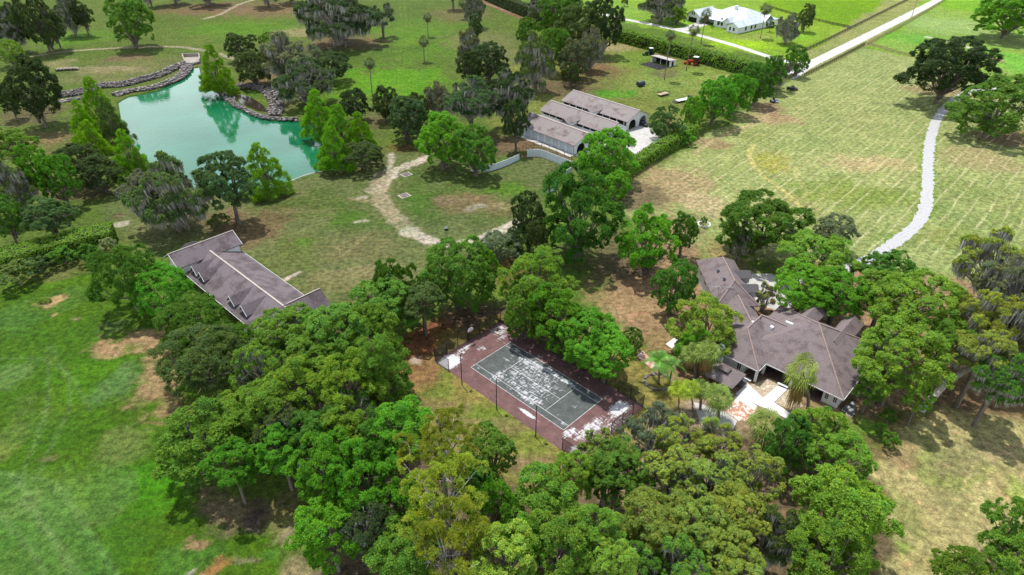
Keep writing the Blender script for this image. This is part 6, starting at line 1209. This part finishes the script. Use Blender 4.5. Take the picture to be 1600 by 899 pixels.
('sparse', 1072, 692, 48, 38, 13, 'ol', 'thin olive mossy oak below the fan palms', G5, None),
('mossy', 1044, 752, 50, 44, 14, 'ol', 'olive mossy oak in the centre of the right woodland', G5, None),
('sparse', 1124, 694, 38, 32, 12, 'ol', 'thin olive mossy oak below the patio', G5, None),
('mossy', 1108, 758, 52, 46, 15, 'ol', 'olive mossy oak, right centre of the woodland with pale limbs', G5, None),
('oak', 1020, 820, 56, 44, 16, 'ol', 'rounded olive oak low in the right woodland', G5, None),
('oak', 1088, 832, 48, 42, 16, 'ol', 'rounded olive oak right of the low one', G5, None),
('mossy', 1170, 740, 48, 44, 14, 'ol', 'olive mossy oak beside the walkway end', G5, None),
('oak', 1150, 806, 50, 42, 16, 'ol', 'rounded olive oak left of the bright pair at lower right', G5, None),
('mossy', 1060, 886, 60, 34, 15, 'oak', 'olive oak at the bottom edge of the right woodland', G5, None),
('oak', 1142, 876, 48, 40, 15, 'ol', 'olive oak at the bottom edge left of the bright lower right tree', G5, None),
('mossy', 1210, 840, 42, 48, 14, 'bu', 'dull mossy oak behind the bright lower right tree', G5, None),
('mossy', 990, 890, 44, 30, 14, 'bk', 'dark oak at the bottom edge between the feathery trees and olive oaks', G5, None),
('maple', 1282, 676, 50, 38, 11, 'br', 'bright broad tree in front of the right end of the house', G5, None),
('maple', 1312, 722, 52, 38, 12, 'br', 'bright broad tree with grey twigs at the right side of the woodland', G5, None),
('oak', 1232, 700, 34, 40, 12, 'bk', 'green oak beside the walkway left of the bright broad tree', G5, None),
('maple', 1318, 800, 76, 58, 16, 'br', 'largest bright tree of the lower right beside the straw lawn', G5, None),
('maple', 1290, 870, 66, 50, 15, 'br', 'bright tree at the bottom edge left of the straw lawn', G5, None),
('maple', 1584, 826, 40, 44, 12, 'br', 'bright tree cut by the right edge at the bottom', G5, None),
('maple', 1600, 878, 50, 36, 11, 'br', 'lower bright tree in the bottom right corner', G5, None),
('maple', 1504, 900, 46, 26, 9, 'br', 'tree top just rising over the bottom edge at the right', G5, None),
]
for r in T: tree(*r[:9])

# ------------------------------------------------------------------ palms
palm(582, 151, 577, 99, 10, 'tall slim palm on the lawn nearest the pond cypresses')
palm(663, 97, 662, 65, 9, 'middle palm of the three on the park lawn, in a bare ring')
palm(669, 58, 668, 27, 8, 'farthest palm of the three on the park lawn')
palm(729, 30, 724, 4, 9, 'palm at the top edge beside the thin mossy oak')
palm(830, 40, 832, 19, 8, 'short palm in front of the tall dark hedge at the top')
palm(1038, 125, 1048, 55, 9, 'tall palm in front of the white run-in shed')
palm(1072, 111, 1085, 47, 10, 'tall leaning palm left of the red tractor')
palm(1095, 69, 1104, 22, 9, 'tall palm between the farm lane and the white garage')
palm(1188, 60, 1197, 14, 10, 'palm at the right corner of the white house')
FP = 'stout palms round the patio'
palm(1262, 642, 1254, 585, 25, 'tall thick palm with yellow skirt against the front roof', FP, H=9, col_=(0.283, 0.362, 0.061), dcol=(.30, .22, .07), base_r=.3, tall=1.5, skirt=2.2)
palm(1206, 700, 1196, 656, 30, 'stout palm left of the white walkway end', FP, H=5.5, col_=(0.267, 0.362, 0.081), base_r=.3)
palm(1228, 712, 1226, 680, 22, 'smaller stout palm at the walkway, half behind trees', FP, H=4.5, col_=(0.267, 0.362, 0.081), base_r=.3)
palm(1122, 655, 1122, 612, 25, 'stout palm beside the mosaic patio', FP, H=5.2, col_=(0.250, 0.362, 0.071), base_r=.3)
palm(1094, 640, 1094, 604, 18, 'stout palm just left of the one at the mosaic patio', FP, H=5.0, col_=(0.217, 0.307, 0.061), base_r=.25)
palm(1082, 642, 1078, 600, 18, 'yellow green fan palm with slim trunks, right one', FP, H=5.2, col_=(0.367, 0.500, 0.041), dead=0, base_r=.14)
palm(1060, 638, 1060, 606, 16, 'yellow green fan palm with slim trunks, left one', FP, H=4.6, col_=(0.400, 0.500, 0.041), dead=0, base_r=.14)
palm(1104, 596, 1106, 548, 22, 'brown skirted palm beside the dark gazebo roof', FP, H=7.0, col_=(0.250, 0.344, 0.071), dcol=(.34, .22, .08), base_r=.3, skirt=1.8)
palm(1086, 590, 1082, 560, 18, 'smaller brown skirted palm left of the gazebo', FP, H=6.0, col_=(0.250, 0.344, 0.071), dcol=(.34, .22, .08), base_r=.3, skirt=1.6)
palm(1029, 600, 1030, 560, 28, 'arching feather palm in a rock ringed bed', FP, H=5.6, queen=True, dead=0, col_=(0.117, 0.290, 0.030), name='feather_palm', base_r=.2)
palm(1046, 598, 1052, 568, 20, 'second feather palm, behind the arching one in the rock ringed bed', FP, H=4.6, queen=True, dead=0, col_=(0.133, 0.271, 0.041), name='feather_palm', base_r=.17)
# the long leaning trunk at the right and bare limbs
def bare(name, pts, rads, label, cat='tree'):
    e = empty(name, (*pts[0][:2], 0), 0, label=label, cat=cat); mb = MB(); o = np.array([pts[0][0], pts[0][1], 0]); P = smooth_line([np.array(p) - o for p in pts], 4)
    mb.tube([tuple(p) for p in P], list(np.interp(np.linspace(0, 1, len(P)), np.linspace(0, 1, len(rads)), rads)), 8); mb.build('trunk', M_pale, e, True)
    return e
g0 = G(1438, 642); g1 = G(1478, 600, 4.5); g2 = G(1512, 578, 8); g3 = G(1546, 566, 12)
e = bare('leaning_tree', [(*g0, -.2), (*g1, 4.5), (*g2, 8), (*g3, 12)], [.75, .55, .5, .25], 'pale leaning trunk slanting right between the big bright oak and the mossy oaks')
mb = MB(); o0 = np.array([*g0, 0]); q = np.array([*g2, 8]) - o0
for dx, dy, dz in ((3, 1, 1.5), (2.4, -2, .4), (-1, 2, 3), (3.5, 3, 3)): mb.tube([tuple(q), tuple(q + np.array([dx * .5, dy * .5, dz * .7])), tuple(q + np.array([dx, dy, dz]))], [.22, .14, .05], 6)
mb.build('limb', M_pale, e, True)
# the low bush of the golf lawn and shrubs at the white house
mu_ = bpy.data.objects.get('golf_bush')
o = bpy.data.objects.new('crown', PROTO['bush'][0]['crown']); o.scale = (1.7, 1.1, .7); o.location = (0, 0, .35); o.color = (*TINT['br'], 1); link(o, mu_)
for (u, v, r, h, lb) in ((1097, 37, 2.2, 2.4, 'clipped shrub at the left front of the white house, by the garage'), (1126, 42, 2.4, 4.4, 'round clipped shrub at the front corner of the white house'), (1160, 50, 2.2, 2.4, 'dark shrub at the near right corner of the white house'), (1113, 43, 1.4, 1.0, 'lowest clipped shrub under the front windows of the white house')):
    e = empty('clipped_shrub', (*G(u, v), 0), 0, label=lb, cat='shrub', group='shrubs round the white house'); o = bpy.data.objects.new('crown', PROTO['shrub'][0]['crown']); o.scale = (r, r, h / 2); o.location = (0, 0, h / 2); o.color = (*TINT['bk'], 1); link(o, e)
hedge('low_hedge', [(1163, 49), (1180, 40), (1192, 34)], 1.6, 1.3, 'bk', 'low dark hedge along the right wall of the white house', size=.3, dens=10)
